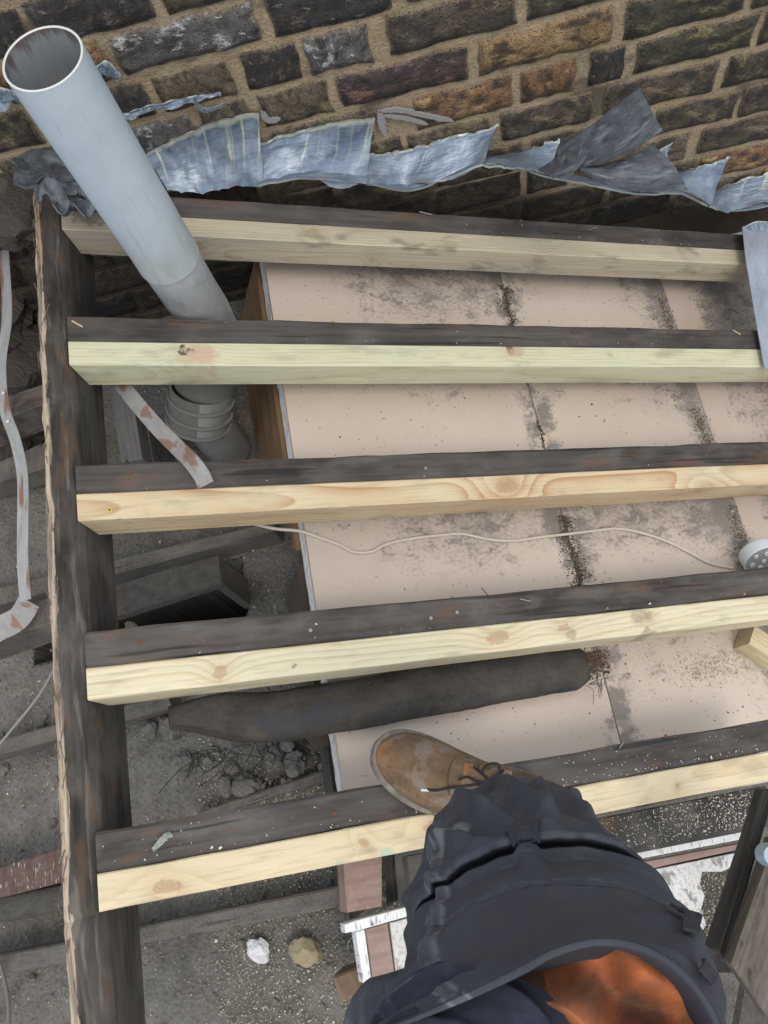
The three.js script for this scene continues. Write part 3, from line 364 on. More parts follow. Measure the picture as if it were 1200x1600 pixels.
// ---------- rafters ----------
const RC = [-1.1869, -0.8955, -0.5976, -0.301, 0.0], RE = [-1.1403, -0.845, -0.5474, -0.2499, 0.0517], RT = [-1.2385, -0.9498, -0.6517, -0.3592, -0.0562], AEND = [1.64, 1.95, 1.95, 1.9, 1.222];
const newSpecs = [
  { label: 'weathered pale new rafter nearest the brick wall', wood: { seed: 11.3, pith: [-0.05, 0.10], ring: 0.005, pale: [0.56, 0.48, 0.33], late: [0.38, 0.29, 0.17], tint: [0.36, 0.33, 0.26], contrast: 0.75, grime: 0.85, knots: [[0.49, 0, 0.018, 0.008], [1.02, -0.03, 0.052, 0.010], [0.62, -0.045, 0.052, 0.009], [0.25, -0.03, 0.05, 0.009]], stains: [[0.05, 0.01, 0.03, 0.14, 0.10, 0.06, 0.7]] } },
  { label: 'greenish new rafter second from the wall with a cracked orange knot at left', wood: { seed: 23.1, pith: [-0.02, -0.07], ring: 0.0075, pale: [0.66, 0.62, 0.40], late: [0.50, 0.42, 0.20], tint: [0.58, 0.60, 0.40], contrast: 0.55, knots: [[0.205, -0.002, 0.03, 0.021], [0.885, 0, 0.012, 0.010], [1.13, 0, 0.02, 0.006], [1.6, 0, 0.03, 0.016]], stains: [[0.232, 0.025, 0.028, 0.60, 0.36, 0.22, 0.75], [0.205, 0.014, 0.007, 0.05, 0.03, 0.02, 0.9], [0.200, 0.024, 0.006, 0.07, 0.04, 0.03, 0.85], [0.886, 0.004, 0.010, 0.05, 0.035, 0.025, 0.85], [0.90, 0.012, 0.02, 0.45, 0.27, 0.15, 0.5], [1.60, 0.03, 0.024, 0.55, 0.33, 0.22, 0.5]] } },
  { label: 'orange-grained new rafter in the middle, yellow screw near its left end', wood: { seed: 37.7, pith: [-0.075, 0.03], ring: 0.0066, pale: [0.68, 0.52, 0.29], late: [0.50, 0.24, 0.075], tint: [0.62, 0.56, 0.34], contrast: 0.95, knots: [[0.80, 0, 0.025, 0.017], [1.27, -0.008, 0.045, 0.016]], stains: [[0.065, 0.07, 0.022, 0.22, 0.12, 0.06, 0.8]] } },
  { label: 'creamy yellow new rafter directly above the dark roll', wood: { seed: 41.9, pith: [-0.06, 0.075], ring: 0.0078, pale: [0.72, 0.635, 0.41], late: [0.57, 0.42, 0.19], contrast: 0.7, knots: [[0.205, 0, 0.03, 0.013], [0.71, 0, 0.024, 0.013], [0.85, 0, 0.02, 0.007], [1.04, 0, 0.014, 0.009]], stains: [[0.33, 0.03, 0.004, 0.12, 0.09, 0.06, 0.6], [0.86, 0.035, 0.012, 0.30, 0.2, 0.13, 0.5], [1.02, 0.012, 0.02, 0.34, 0.24, 0.14, 0.55], [1.03, 0.05, 0.014, 0.20, 0.13, 0.08, 0.5]] } },
  { label: 'cream new rafter nearest the viewer, under the boot and trouser leg', wood: { seed: 53.3, pith: [-0.09, 0.01], ring: 0.0085, pale: [0.72, 0.58, 0.34], late: [0.58, 0.40, 0.19], contrast: 0.55, knots: [[0.095, 0, 0.034, 0.011], [0.40, 0, 0.025, 0.009], [1.0, 0, 0.03, 0.006], [0.52, 0, 0.02, 0.010]], stains: [[0.43, 0.05, 0.012, 0.35, 0.55, 0.40, 0.7], [0.36, 0.052, 0.008, 0.33, 0.52, 0.40, 0.5]] } },
];
const oldLabels = ['dark old rafter in shade directly under the torn lead flashing', 'dark old rafter crossing in front of the pipe, second from the wall', 'dark old rafter third from the wall with a metal strap end lying on it', 'dark old rafter fourth from the wall, just below the white cable', 'dark old rafter nearest the viewer, with the boot resting on it'];
const nailM = flat(0.32, 0.31, 0.30, 0.5, { metalness: 0.7 }), rustM = flat(0.16, 0.07, 0.035, 0.8, { metalness: 0.3 });
const rafterNew = [], rafterOld = [];
for (let k = 0; k < 5; k++) {
  const L = AEND[k], hN = 0.0735, wN = RE[k] - RC[k] - 0.0012, prN = rectProfile(-hN, 0, 0, wN, 0.0022), basN = R(0.0015, 0, RC[k] + 0.0012), sp = newSpecs[k];
  const t = thing('new_rafter', basN, sp.label, 'rafter', 'new pale rafters fixed beside the old ones'); t.rotation.z = -PITCH; rafterNew.push(t);
  const woodF = softwood(sp.wood);
  mesh('timber', timberGeo(L, prN, { seg: 30, wob: 0.0009, seed: k * 3.3 + 1, cut0: k === 4 ? 0.02 : Math.tan(PITCH) }), mat(bakeTimber(2048, 224, L, prN, (a, b, c) => woodF(a, b, c)), 0.72, 0.0012), t);
  if (k === 0) { const s = mesh('lower_lip', timberGeo(0.3, rectProfile(-0.0785, -0.0735, 0.012, wN - 0.001, 0.001), { seg: 8, seed: 4 }), M.dust, t); s.position.x = 0.05; }
  const hO = 0.078, wO = RC[k] - RT[k], prO = rectProfile(-hO, -0.0015, 0, wO, 0.0045), basO = R(0.001, 0, RT[k]), fO = oldwood({ seed: 3.1 + k * 9.7, dust: k > 2 ? 0.42 : 0.3, ...(k === 1 || k === 2 ? { light: [0.115, 0.105, 0.098] } : {}) });
  const o = thing('old_rafter', basO, oldLabels[k], 'rafter', 'dark old rafters'); o.rotation.z = -PITCH; rafterOld.push(o);
  mesh('timber', timberGeo(L + (k === 4 ? 0.03 : 0), prO, { seg: 60, wob: 0.0028, seed: k * 5.1 + 2, cut0: Math.tan(PITCH) }), mat(bakeTimber(2048, 224, L, prO, fO), 0.9, 0.003), o);
}
// a yellow screw in the middle rafter, a bent nail or two, chips and nail heads on the old ones
{
  const sc = new THREE.Group(); sc.name = 'screw'; rafterNew[2].add(sc); const p = VA([0.0523, 0, -0.5636]); sc.position.set(p.x - 0.0015, 0.0006, p.z - RC[2] - 0.0012);
  mesh('screw_head', new THREE.CylinderGeometry(0.0046, 0.0036, 0.0016, 20), flat(0.62, 0.50, 0.10, 0.35, { metalness: 0.6 }), sc);
  const cr = mergeGeometries([new THREE.BoxGeometry(0.0046, 0.0006, 0.0011), new THREE.BoxGeometry(0.0011, 0.0006, 0.0046)]); cr.translate(0, 0.0010, 0); mesh('screw_slot', cr, flat(0.05, 0.04, 0.02, 0.7), sc);
  const head = new THREE.CylinderGeometry(0.0034, 0.0030, 0.0018, 12), shank = (L) => { const g = new THREE.CylinderGeometry(0.0013, 0.0013, L, 6); g.rotateZ(Math.PI / 2); return g; };
  const putNail = (k, p, m, kind, ang = 0, L = 0.02) => { const n = mesh('nail', kind ? shank(L) : head, m, rafterOld[k]); n.position.set(p[0] - 0.001, kind ? 0.002 : 0.0005, p[2] - RT[k]); n.rotation.y = ang; };
  putNail(3, [0.3658, 0, -0.3234], nailM); putNail(3, [0.641, 0, -0.3289], nailM); putNail(3, [0.0845, 0, -0.332], rustM); putNail(3, [0.7824, 0, -0.339], nailM, 1, -0.3, 0.022); putNail(3, [0.5883, 0, -0.3232], nailM); putNail(3, [0.7041, 0, -0.3622], rustM, 1, -1, 0.02);
  putNail(2, [0.6375, 0, -0.6169], nailM); putNail(2, [0.5865, 0, -0.6257], rustM); putNail(2, [0.0889, 0, -0.6294], rustM); putNail(2, [1.3324, 0, -0.6306], rustM, 1, 0.2, 0.03); putNail(2, [1.0992, 0, -0.6279], rustM, 1, 0.05, 0.03);
  putNail(0, [1.186, 0, -1.2202], nailM, 1, 0.35, 0.028); putNail(0, [0.7618, 0, -1.2333], nailM, 1, -0.2, 0.03); putNail(0, [0.9899, 0, -1.2214], rustM);
  putNail(1, [1.3073, 0, -0.9312], rustM); putNail(1, [1.0602, 0, -0.9302], rustM, 1, 0.05, 0.025); putNail(1, [0.5024, 0, -0.9427], rustM);
  putNail(4, [0.3609, 0, -0.0245], rustM); putNail(4, [0.9058, 0, -0.0538], nailM, 1, 0.6, 0.014); putNail(4, [1.0043, 0, -0.0574], rustM);
  // raised splinters and sawdust flakes, each with its rafter
  const chip = flat(0.50, 0.40, 0.27, 0.9), pale = flat(0.62, 0.58, 0.50, 0.9), rnd = rng(99);
  const spots = [[[0.0178, 0, -0.9291], 1], [[1.5022, 0, -0.9382], 1]]; for (const [p, k] of spots) { const g = new THREE.BoxGeometry(0.022, 0.0012, 0.003); const s = mesh('splinter', g, chip, rafterOld[k]); s.position.set(p[0], 0.002, p[2] - RT[k]); s.rotation.y = -0.6; }
  for (let k = 0; k < 5; k++) { const gs = [], N = [26, 16, 8, 22, 150][k]; for (let i = 0; i < N; i++) { const s = 0.0008 + 0.0014 * rnd() * rnd() + (rnd() < 0.03 ? 0.002 : 0), g = new THREE.BoxGeometry(s * (1 + rnd()), s * 0.5, s * 0.8); g.rotateY(rnd() * 6); const a = k === 4 ? (rnd() < 0.7 ? lerp(0.75, 1.2, rnd()) : rnd() * 0.5) : k === 0 ? lerp(0.8, 1.55, rnd()) : lerp(0.05, 1.6, rnd()); g.translate(a, s * 0.2, 0.003 + (RC[k] - RT[k] - 0.006) * (rnd() < 0.5 ? rnd() : 0.85 + 0.15 * rnd())); gs.push(g); } tag(mesh('sawdust', mergeGeometries(gs), pale, rafterOld[k]), null, null, null, 'stuff'); }
  // torn scrap caught on the nearest old rafter
  const p5 = VA([0.0918, -0.0384, -0.0311]), sc2 = mesh('torn_scrap', shift(sheet([[0.0755, -0.0319, -0.0198], [0.089, -0.0305, -0.0319], [0.1011, -0.0416, -0.0385]], [[0.0761, -0.0322, -0.0161], [0.0919, -0.034, -0.0241], [0.1018, -0.0442, -0.0347]], { pow: 1, nu: 20, nv: 8, shape: (p, u, v) => { p.y += 0.01 * fbm(u * 6, v * 4, 2, 2); } }), p5), flat(0.30, 0.33, 0.31, 0.7)); sc2.position.copy(p5); tag(sc2, 'small torn grey-green scrap stuck on the nearest old rafter', 'scrap');
}

// ---------- insulated plasterboard ----------
const BP = -0.16;
const stamp = (() => { const c = document.createElement('canvas'); c.width = 256; c.height = 256; const g = c.getContext('2d'); g.fillStyle = '#000'; g.fillRect(0, 0, 256, 256); g.fillStyle = '#fff'; g.font = 'bold 110px sans-serif'; g.fillText('900', 20, 110); g.fillText('CE', 20, 240); return g.getImageData(0, 0, 256, 256).data; })();
const stampAt = (row, s, t) => { // s along the text 0..1, t up 0..1
  if (s < 0 || s > 1 || t < 0 || t > 1) return 0; const x = Math.min(255, (s * 220) | 0), y = Math.min(255, ((row ? 245 : 115) - t * 100) | 0); return stamp[(y * 256 + x) * 4] / 255; };
function boardTex(a0, a1, c0, c1, W, H, seed, extra) {
  return bake(W, H, (u, v) => {
    const a = lerp(a0, a1, u), c = lerp(c1, c0, v);
    const m = fbm(a * 3 + seed, c * 3, 0, 4), s = fbm(a * 60, c * 60 + seed, 0, 4), f = vn(a * 380, c * 380), n = fbm(a * 16, c * 16 + seed, 0, 4), st = fbm(a * 26 + seed, c * 9, 0, 3);
    let col = mixc([0.50, 0.425, 0.36], [0.60, 0.52, 0.445], 0.5 + 1.3 * (m - 0.5) + 0.3 * (s - 0.5));
    // grime lies in bands below each rafter, clearing towards the next one
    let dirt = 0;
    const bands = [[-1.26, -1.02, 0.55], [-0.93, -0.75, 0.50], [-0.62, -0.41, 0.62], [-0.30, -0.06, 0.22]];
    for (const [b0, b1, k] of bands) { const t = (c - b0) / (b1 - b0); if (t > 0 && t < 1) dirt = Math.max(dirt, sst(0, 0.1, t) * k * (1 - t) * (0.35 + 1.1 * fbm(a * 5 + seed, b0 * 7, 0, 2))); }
    dirt += extra(a, c, n);
    const w1 = fbm(a * 26 + seed, c * 26, 0, 3), w2 = fbm(a * 26 + 40, c * 26 + seed, 0, 3), fine = fbm(a * 110 + w1 * 1.6, c * 140 + w2 * 1.6, 0, 4);
    const g = dirt - 0.06 + 0.55 * (n - 0.5) + 0.45 * (st - 0.5) + 0.35 * (m - 0.5);
    const smear = fbm(a * 18 + seed, c * 46 + w1, 0, 5), spot = 0.55 * sst(0.62 - 0.42 * g, 0.86 - 0.42 * g, fine + 0.25 * (s - 0.5)) + 0.75 * sst(0.66 - 0.40 * g, 0.92 - 0.40 * g, smear + 0.2 * (fine - 0.5));
    col = mixc(col, [0.13, 0.12, 0.11], 0.66 * spot * sst(0.05, 0.4, g)); col = mixc(col, [0.30, 0.272, 0.245], 0.42 * sst(0.15, 0.85, g));
    if (f > 0.955 && s > 0.5) col = mixc(col, [0.08, 0.07, 0.055], 0.6);
    const mark = Math.max(stampAt(0, (-0.62 - c) / 0.125 , (a - 1.015) / -0.04 + 1.0 ) * 0.28 * sst(0.35, 0.5, n), stampAt(1, (-0.075 - c) / 0.085, (a - 0.475) / -0.045 + 1.0) * 0.35);
    col = mixc(col, [0.30, 0.42, 0.42], mark);
    return [...col, 0.5 + 0.3 * (s - 0.5) * (0.3 + spot) + 0.2 * (n - 0.5)];
  }, false);
}
const foamM = mat(bake(256, 64, (u, v) => { const s = fbm(u * 90, v * 16, 0, 3), m = fbm(u * 20, v * 3, 0, 3); let c = mixc([0.62, 0.63, 0.64], [0.88, 0.89, 0.90], 0.5 + (s - 0.5)); c = mixc(c, [0.16, 0.15, 0.14], 0.8 * sst(0.60, 0.68, s) + 0.6 * sst(0.6, 0.7, m)); return [...c, 0.5 + (s - 0.5)]; }), 0.9, 0.003);
const paperM = flat(0.40, 0.315, 0.27, 0.9);
function insulatedBoard(name, label, a0, a1, c0, c1, tex, top = BP, thick = 0.05) {
  const base = R(a0, top - thick, c0), t = thing(name, base, label, 'plasterboard'); t.rotation.z = -PITCH; const L = a1 - a0, D = c1 - c0, ft = 0.012, nx = 24, nz = 30;
  const rag = (g) => { const p = g.attributes.position; for (let i = 0; i < p.count; i++) { const x = p.getX(i), z = p.getZ(i); if (x < 0.004) p.setX(i, x + 0.005 * (fbm(z * 40, p.getY(i) * 90, 0, 3) - 0.5)); } g.computeVertexNormals(); return g; };
  const f = new THREE.BoxGeometry(L, ft, D, nx, 1, nz); f.translate(L / 2, thick - ft / 2, D / 2); mesh('plasterboard_facing', f, mat(tex, 0.95, 0.0016), t);
  const core = new THREE.BoxGeometry(L - 0.003, thick - ft - 0.004, D, 2, 3, 80); core.translate(L / 2 - 0.0015, (thick - ft - 0.004) / 2, D / 2); tag(mesh('foam_core', rag(toCreasedNormals(core, 0.5)), foamM, t), 'white speckled foam edge');
  const pp = new THREE.BoxGeometry(L - 0.004, 0.004, D, 1, 1, 1); pp.translate(L / 2 + 0.002, thick - ft - 0.002, D / 2); mesh('paper_layer', pp, paperM, t);
  return t;
}
insulatedBoard('insulated_board', 'large dirty pinkish ceiling board left of the middle joint, below the rafters', 0.425, 1.0085, -1.335, 0.055, boardTex(0.425, 1.0085, -1.335, 0.055, 1024, 2048, 3, (a, c, n) => 0.5 * gauss(a - 0.80, 0.24) * gauss(c + 1.14, 0.12) + 0.9 * gauss(a - 1.0, 0.03) * sst(0.35, 0.6, n) - 0.25 * gauss(a - 0.48, 0.1) + 0.3 * gauss(c + 0.5, 0.1) * gauss(a - 0.7, 0.2) - 0.2 * sst(-0.3, -0.1, c)));
insulatedBoard('insulated_board', 'dirty pinkish ceiling board between the two joints, the white alarm cable crossing it', 1.0115, 1.484, -1.335, 0.06, boardTex(1.0115, 1.484, -1.335, 0.06, 1024, 2048, 14, (a, c, n) => 0.7 * gauss(a - 1.465, 0.035) + 0.25 * gauss(a - 1.42, 0.08) + 0.9 * gauss(a - 1.02, 0.035) * sst(0.35, 0.6, n) + 0.28 * gauss(c + 0.52, 0.09) + 0.20 * gauss(c + 0.2, 0.10) - 0.2 * gauss(a - 1.15, 0.1) * gauss(c + 1.1, 0.1)));
insulatedBoard('insulated_board', 'greyer ceiling board at the far right beyond the pale taped strip', 1.486, 2.0, -1.335, 0.06, boardTex(1.486, 2.0, -1.335, 0.06, 512, 1024, 25, (a, c, n) => 0.5 * gauss(a - 1.66, 0.1)));
{ const b = R(1.487, BP + 0.0012, -1.33), g = slab([[0, 0], [0.066, 0], [0.063, 0.5], [0.066, 0.95], [0, 0.95], [0.003, 0.5]], 0.0024, 0.0003), m = mesh('joint_tape', g, flat(0.52, 0.44, 0.375, 0.9)); m.position.copy(b); m.rotation.z = -PITCH; tag(m, 'pale clean paper strip along the right-hand board joint', 'tape'); }
{ // debris along the joints and under the edge: crumbs that nobody could count
  const rnd = rng(5), mk = (N, put, col, smax, name, label) => { const g = new THREE.IcosahedronGeometry(1, 0), im = new THREE.InstancedMesh(g, flat(1, 1, 1, 1), N), o = new THREE.Object3D(), c = new THREE.Color(); for (let i = 0; i < N; i++) { let p = put(rnd); while (p.y < -0.6 && p.x > -0.42 && p.x < 0.11 && p.z > -0.65 && p.z < -0.47) p = put(rnd); const s = 0.0008 + smax * rnd() * rnd() * rnd(); o.position.copy(p); o.rotation.set(rnd() * 6, rnd() * 6, rnd() * 6); o.scale.set(s * (0.7 + rnd()), s * (0.5 + 0.5 * rnd()), s * (0.7 + rnd())); o.updateMatrix(); im.setMatrixAt(i, o.matrix); const q = col(rnd); im.setColorAt(i, c.setRGB(q[0], q[1], q[2])); } im.name = numbered(name); scene.add(im); tag(im, label, null, null, 'stuff'); return im; };
  const nrm = (r) => (r() + r() + r() - 1.5) * 0.9;
  const brown = (r) => mixc([0.03, 0.025, 0.02], [0.16, 0.13, 0.09], r()), tan = (r) => { const k = r(); return k < 0.25 ? [0.5, 0.45, 0.33] : mixc([0.05, 0.045, 0.04], [0.22, 0.19, 0.15], k); }, sd = (r) => mixc([0.32, 0.27, 0.19], [0.66, 0.60, 0.47], r());
  mk(3600, (r) => { const k = r(); let c = k < 0.33 ? lerp(-1.17, -0.96, r()) : k < 0.9 ? lerp(-0.56, -0.33, r()) : lerp(-0.80, -0.62, r()); return R(1.009 + nrm(r) * nrm(r) * 1.6 * Math.sign(r() - 0.5) * (k > 0.9 ? 0.010 : 0.016 + 0.022 * vn(c * 26, 3)) + 0.012 * (vn(c * 60, 9) - 0.5), BP + 0.001, c); }, brown, 0.0026, 'joint_debris', 'dark crumbs and dirt along the middle board joint');
  mk(3800, (r) => { const k = r(), c = k < 0.4 ? lerp(-1.16, -0.96, r()) : k < 0.75 ? lerp(-0.82, -0.66, r()) : lerp(-0.56, -0.40, r()); return R(1.468 + nrm(r) * nrm(r) * 1.7 * (r() < 0.6 ? -1 : 1) * 0.024 - (k > 0.4 && k < 0.75 ? 0.12 * (c + 0.66) * -1 * r() : 0), BP + 0.001, c); }, tan, 0.0024, 'joint_debris', 'dark and pale crumbs along the right-hand board joint');
  mk(900, (r) => { const c = -0.255 + Math.abs(nrm(r)) * 0.05; return R(0.995 + nrm(r) * 0.035, BP + 0.001, c); }, (r) => mixc([0.07, 0.045, 0.03], [0.22, 0.15, 0.10], r()), 0.004, 'rust_debris', 'reddish brown crumbs beside the torn end of the dark roll');
  mk(900, (r) => R(lerp(0.45, 1.5, r()), BP + 0.0008, lerp(-1.15, 0.0, r())), brown, 0.0016, 'board_specks', 'dark specks scattered over the ceiling boards');
  mk(700, (r) => R(1.27 + nrm(r) * 0.10, BP + 0.001, -0.19 + nrm(r) * 0.04), sd, 0.0022, 'sawdust', 'pale sawdust on the board beside the short batten');
  mk(14000, (r) => { const x = lerp(-0.05, 0.42, r()), z = r() < 0.35 ? lerp(-0.26, 0.06, r()) : lerp(-0.1, 0.36, r()); return V(x, -0.62 + 0.006 + 0.075 * gauss(x - 0.17, 0.17) * gauss(z + 0.16, 0.10) * 0.5, z); }, (r) => (r() < 0.45 ? sd(r) : tan(r)), 0.0022, 'sawdust', 'pale sawdust flecks over the loft floor right of the ridge board');
  mk(5000, (r) => V(lerp(-0.7, -0.05, r()), -0.616, lerp(-0.75, 0.36, r())), tan, 0.0028, 'floor_grit', 'grit on the loft floor left of the ridge board');
  mk(3500, (r) => V(lerp(-0.1, 0.3, r()), -0.615, lerp(-1.2, -0.3, r())), tan, 0.003, 'floor_grit', 'grit on the loft floor round the pipe bend');
}
{ // plywood cheek hanging below the board edge, dark brown
  const base = R(0.424, BP - 0.05, -1.25), t = thing('plywood_cheek', base, 'brown plywood sheet edge hanging below the board beside the pipe', 'plywood'); t.rotation.z = -PITCH;
  const s = new THREE.Shape(); [[0, 0], [0.0, -0.26], [0.25, -0.25], [0.40, -0.22], [0.50, -0.15], [0.57, -0.07], [0.66, -0.02], [0.70, -0.02], [0.71, 0]].forEach(([z, y], i) => (i ? s.lineTo(z, y) : s.moveTo(z, y)));
  const g = new THREE.ExtrudeGeometry(s, { depth: 0.010, bevelEnabled: false }); g.rotateY(-Math.PI / 2); 
  mesh('sheet', g, mat(bake(512, 256, (u, v) => { const f = grain(u * 4, v * 60, 0, 4), m = fbm(u * 6, v * 6, 0, 4); const c = mixc([0.10, 0.058, 0.028], [0.235, 0.145, 0.075], 0.5 + 1.3 * (f - 0.5) + 1.1 * (m - 0.5)); return [...c, 0.5 + 0.5 * (f - 0.5)]; }), 0.85, 0.001), t);
  const s2 = new THREE.Shape(); [[0.74, -0.005], [0.76, -0.14], [0.90, -0.15], [1.00, -0.12], [1.10, -0.11], [1.10, -0.005]].forEach(([z, y], i) => (i ? s2.lineTo(z, y) : s2.moveTo(z, y)));
  const g2 = new THREE.ExtrudeGeometry(s2, { depth: 0.012, bevelEnabled: false }); g2.rotateY(-Math.PI / 2); tag(mesh('lower_sheet', g2, mat(bake(256, 128, (u, v) => { const m = fbm(u * 12, v * 12, 0, 4); return [...mixc([0.035, 0.026, 0.02], [0.10, 0.075, 0.055], m), m]; }), 0.9, 0.001), t), 'darker dirty lower sheet');
}

// ---------- soil pipe ----------
{
  const top = VA([0.2037, 0.4569, -1.0103]), base = V(top.x, -0.62, top.z), t = thing('soil_pipe', base, 'upright blue-grey painted soil pipe with an open mouth, bending away below the rafters', 'pipe');
  const r = 0.0565, yT = top.y - base.y, yS = yT - 0.445;
  const ringAt = (y, rad, j0 = 0) => Array.from({ length: 56 }, (_, j) => { const a = j / 56 * Math.PI * 2; const k = rad * (1 + 0.006 * Math.sin(2 * a + 1)); return V(Math.cos(a) * k, y, Math.sin(a) * k); });
  const paint = bake(512, 512, (u, v) => { const m = fbm(u * 5, v * 4, 0, 5), n = fbm(u * 40, v * 30, 0, 3), f = vn(u * 240, v * 160); let c = mixc([0.43, 0.525, 0.605], [0.53, 0.625, 0.70], 0.5 + 1.3 * (m - 0.5) + 0.4 * (n - 0.5)); c = mixc(c, [0.36, 0.37, 0.36], 0.55 * sst(0.60, 0.95, u + 0.35 * (fbm(u * 5 + 3, v * 7, 0, 4) - 0.5))); c = mixc(c, [0.27, 0.28, 0.28], 0.3 * sst(0.62, 0.74, grain(v * 40, u * 2.5, 0, 3))); c = mixc(c, [0.30, 0.34, 0.36], 0.45 * sst(0.52, 0.62, fbm(u * 3 + 9, v * 9, 0, 4)) * sst(0.75, 1, u)); if (f > 0.975) c = [0.36, 0.39, 0.42]; const scr = sst(0.70, 0.76, grain(v * 9 + u * 3, u * 60, 0, 3)); c = mixc(c, [0.36, 0.42, 0.47], 0.4 * scr); c = mixc(c, [0.55, 0.56, 0.54], 0.5 * sst(0.66, 0.72, fbm(u * 16, v * 12, 4, 3)) * sst(0.5, 0.7, m)); return [...c, 0.5 + 0.2 * (n - 0.5) + 0.3 * (m - 0.5)]; }, false);
  const pm = mat(paint, 0.42, 0.0012);
  const out = []; for (let i = 0; i <= 20; i++) out.push(ringAt(lerp(yT - 0.0015, yS, i / 20), i === 0 ? r - 0.0006 : i > 18 ? r + 0.0012 * (i - 18) / 2 : r));
  mesh('painted_pipe', loft(out, { cap0: false, cap1: false }), pm, t);
  const rim = []; for (let i = 0; i <= 8; i++) { const a = i / 8 * Math.PI; rim.push(ringAt(yT - 0.0015 + 0.0015 * Math.sin(a), r - 0.0019 + 0.0018 * Math.cos(a) )); }
  mesh('pipe_rim', loft(rim, { cap0: false, cap1: false }), flat(0.62, 0.63, 0.62, 0.6), t);
  const inT = bake(512, 512, (u, v) => { const m = fbm(u * 6, v * 9, 0, 4), n = fbm(u * 50, v * 90, 0, 2), e = fbm(v * 26 + 3, u * 9, 0, 4); let c = mixc([0.20, 0.22, 0.24], [0.29, 0.315, 0.335], 0.5 + (m - 0.5) + 0.5 * (n - 0.5)); c = mixc(c, [0.10, 0.055, 0.05], 0.85 * sst(0.0, 0.035, e * 0.10 - 0.018 - u)); return [...c, 0.5 + 0.2 * (n - 0.5)]; }, false);
  const ins = []; for (let i = 0; i <= 20; i++) ins.push(ringAt(lerp(yT - 0.0015, yS - 0.3, i / 20), r - 0.0037)); mesh('pipe_inside', loft(ins, { cap0: false, cap1: true }), mat(inT, 0.7, 0.001), t);
  const greyT = bake(512, 512, (u, v) => { const m = fbm(u * 6, v * 5, 0, 5), n = fbm(u * 30, v * 30, 0, 4), f = vn(u * 200, v * 130); let c = mixc([0.19, 0.198, 0.195], [0.32, 0.335, 0.335], 0.55 + 1.3 * (m - 0.5) + 0.5 * (n - 0.5)); c = mixc(c, [0.12, 0.115, 0.105], 0.5 * sst(0.5, 0.75, fbm(u * 4 + 2, v * 4, 0, 5))); c = mixc(c, [0.15, 0.145, 0.135], 0.45 * sst(0.3, 0.9, u)); c = mixc(c, [0.44, 0.50, 0.55], 0.6 * sst(0.16, 0.0, u + 0.12 * (n - 0.5))); return [...c, 0.5 + 0.5 * (n - 0.5)]; }, false);
  const gm = mat(greyT, 0.75, 0.002);
  // grey length, offset bend and the socket below
  const path = new THREE.CatmullRomCurve3([V(0, yS + 0.01, 0), V(0, 0.52, 0), V(0, 0.42, 0), V(-0.012, 0.36, 0.014), V(-0.05, 0.275, 0.055), V(-0.085, 0.195, 0.092), V(-0.092, 0.13, 0.099), V(-0.092, 0.02, 0.099)], false, 'centripetal');
  mesh('grey_pipe', new THREE.TubeGeometry(path, 70, r - 0.002, 40), gm, t);
  const sk = (y0, y1, rad) => { const pts = [[rad - 0.004, y0], [rad, y0 + 0.003], [rad, y1 - 0.003], [rad - 0.004, y1]].map(([a, b]) => new THREE.Vector2(a, b)); const g = new THREE.LatheGeometry(pts, 44); g.rotateZ(-0.42); g.rotateX(-0.48); g.translate(-0.064, 0.285, 0.068); return g; };
  const gd = mat(greyT, 0.85, 0.002, { color: new THREE.Color().setRGB(0.62, 0.60, 0.57) });
  mesh('socket', sk(-0.10, -0.005, r + 0.012), gd, t);
  mesh('pipe_bend', new THREE.TubeGeometry(new THREE.CatmullRomCurve3([V(-0.001, 0.405, 0.001), V(-0.012, 0.362, 0.014), V(-0.032, 0.32, 0.035), V(-0.064, 0.270, 0.068)], false, 'centripetal'), 40, r + 0.0085, 44), gd, t);
  for (const d of [-0.030, -0.066, -0.096]) { const g = new THREE.TorusGeometry(r + 0.013, 0.0046, 10, 48); g.rotateX(Math.PI / 2); g.translate(0, d, 0); g.rotateZ(-0.42); g.rotateX(-0.48); g.translate(-0.064, 0.285, 0.068); mesh('socket_ring', g, gd, t); }
  const cr = []; for (let i = 0; i < 7; i++) { const a = 0.6 + i * 0.32, g = tube([V(Math.cos(a) * r, 0.40, Math.sin(a) * r), V(-0.022 + Math.cos(a) * r, 0.335, 0.025 + Math.sin(a) * r), V(-0.048 + Math.cos(a) * r, 0.28, 0.053 + Math.sin(a) * r)], 0.0022, { seg: 16, rad: 6 }); cr.push(g); }
  mesh('bend_creases', mergeGeometries(cr), gm, t);
}

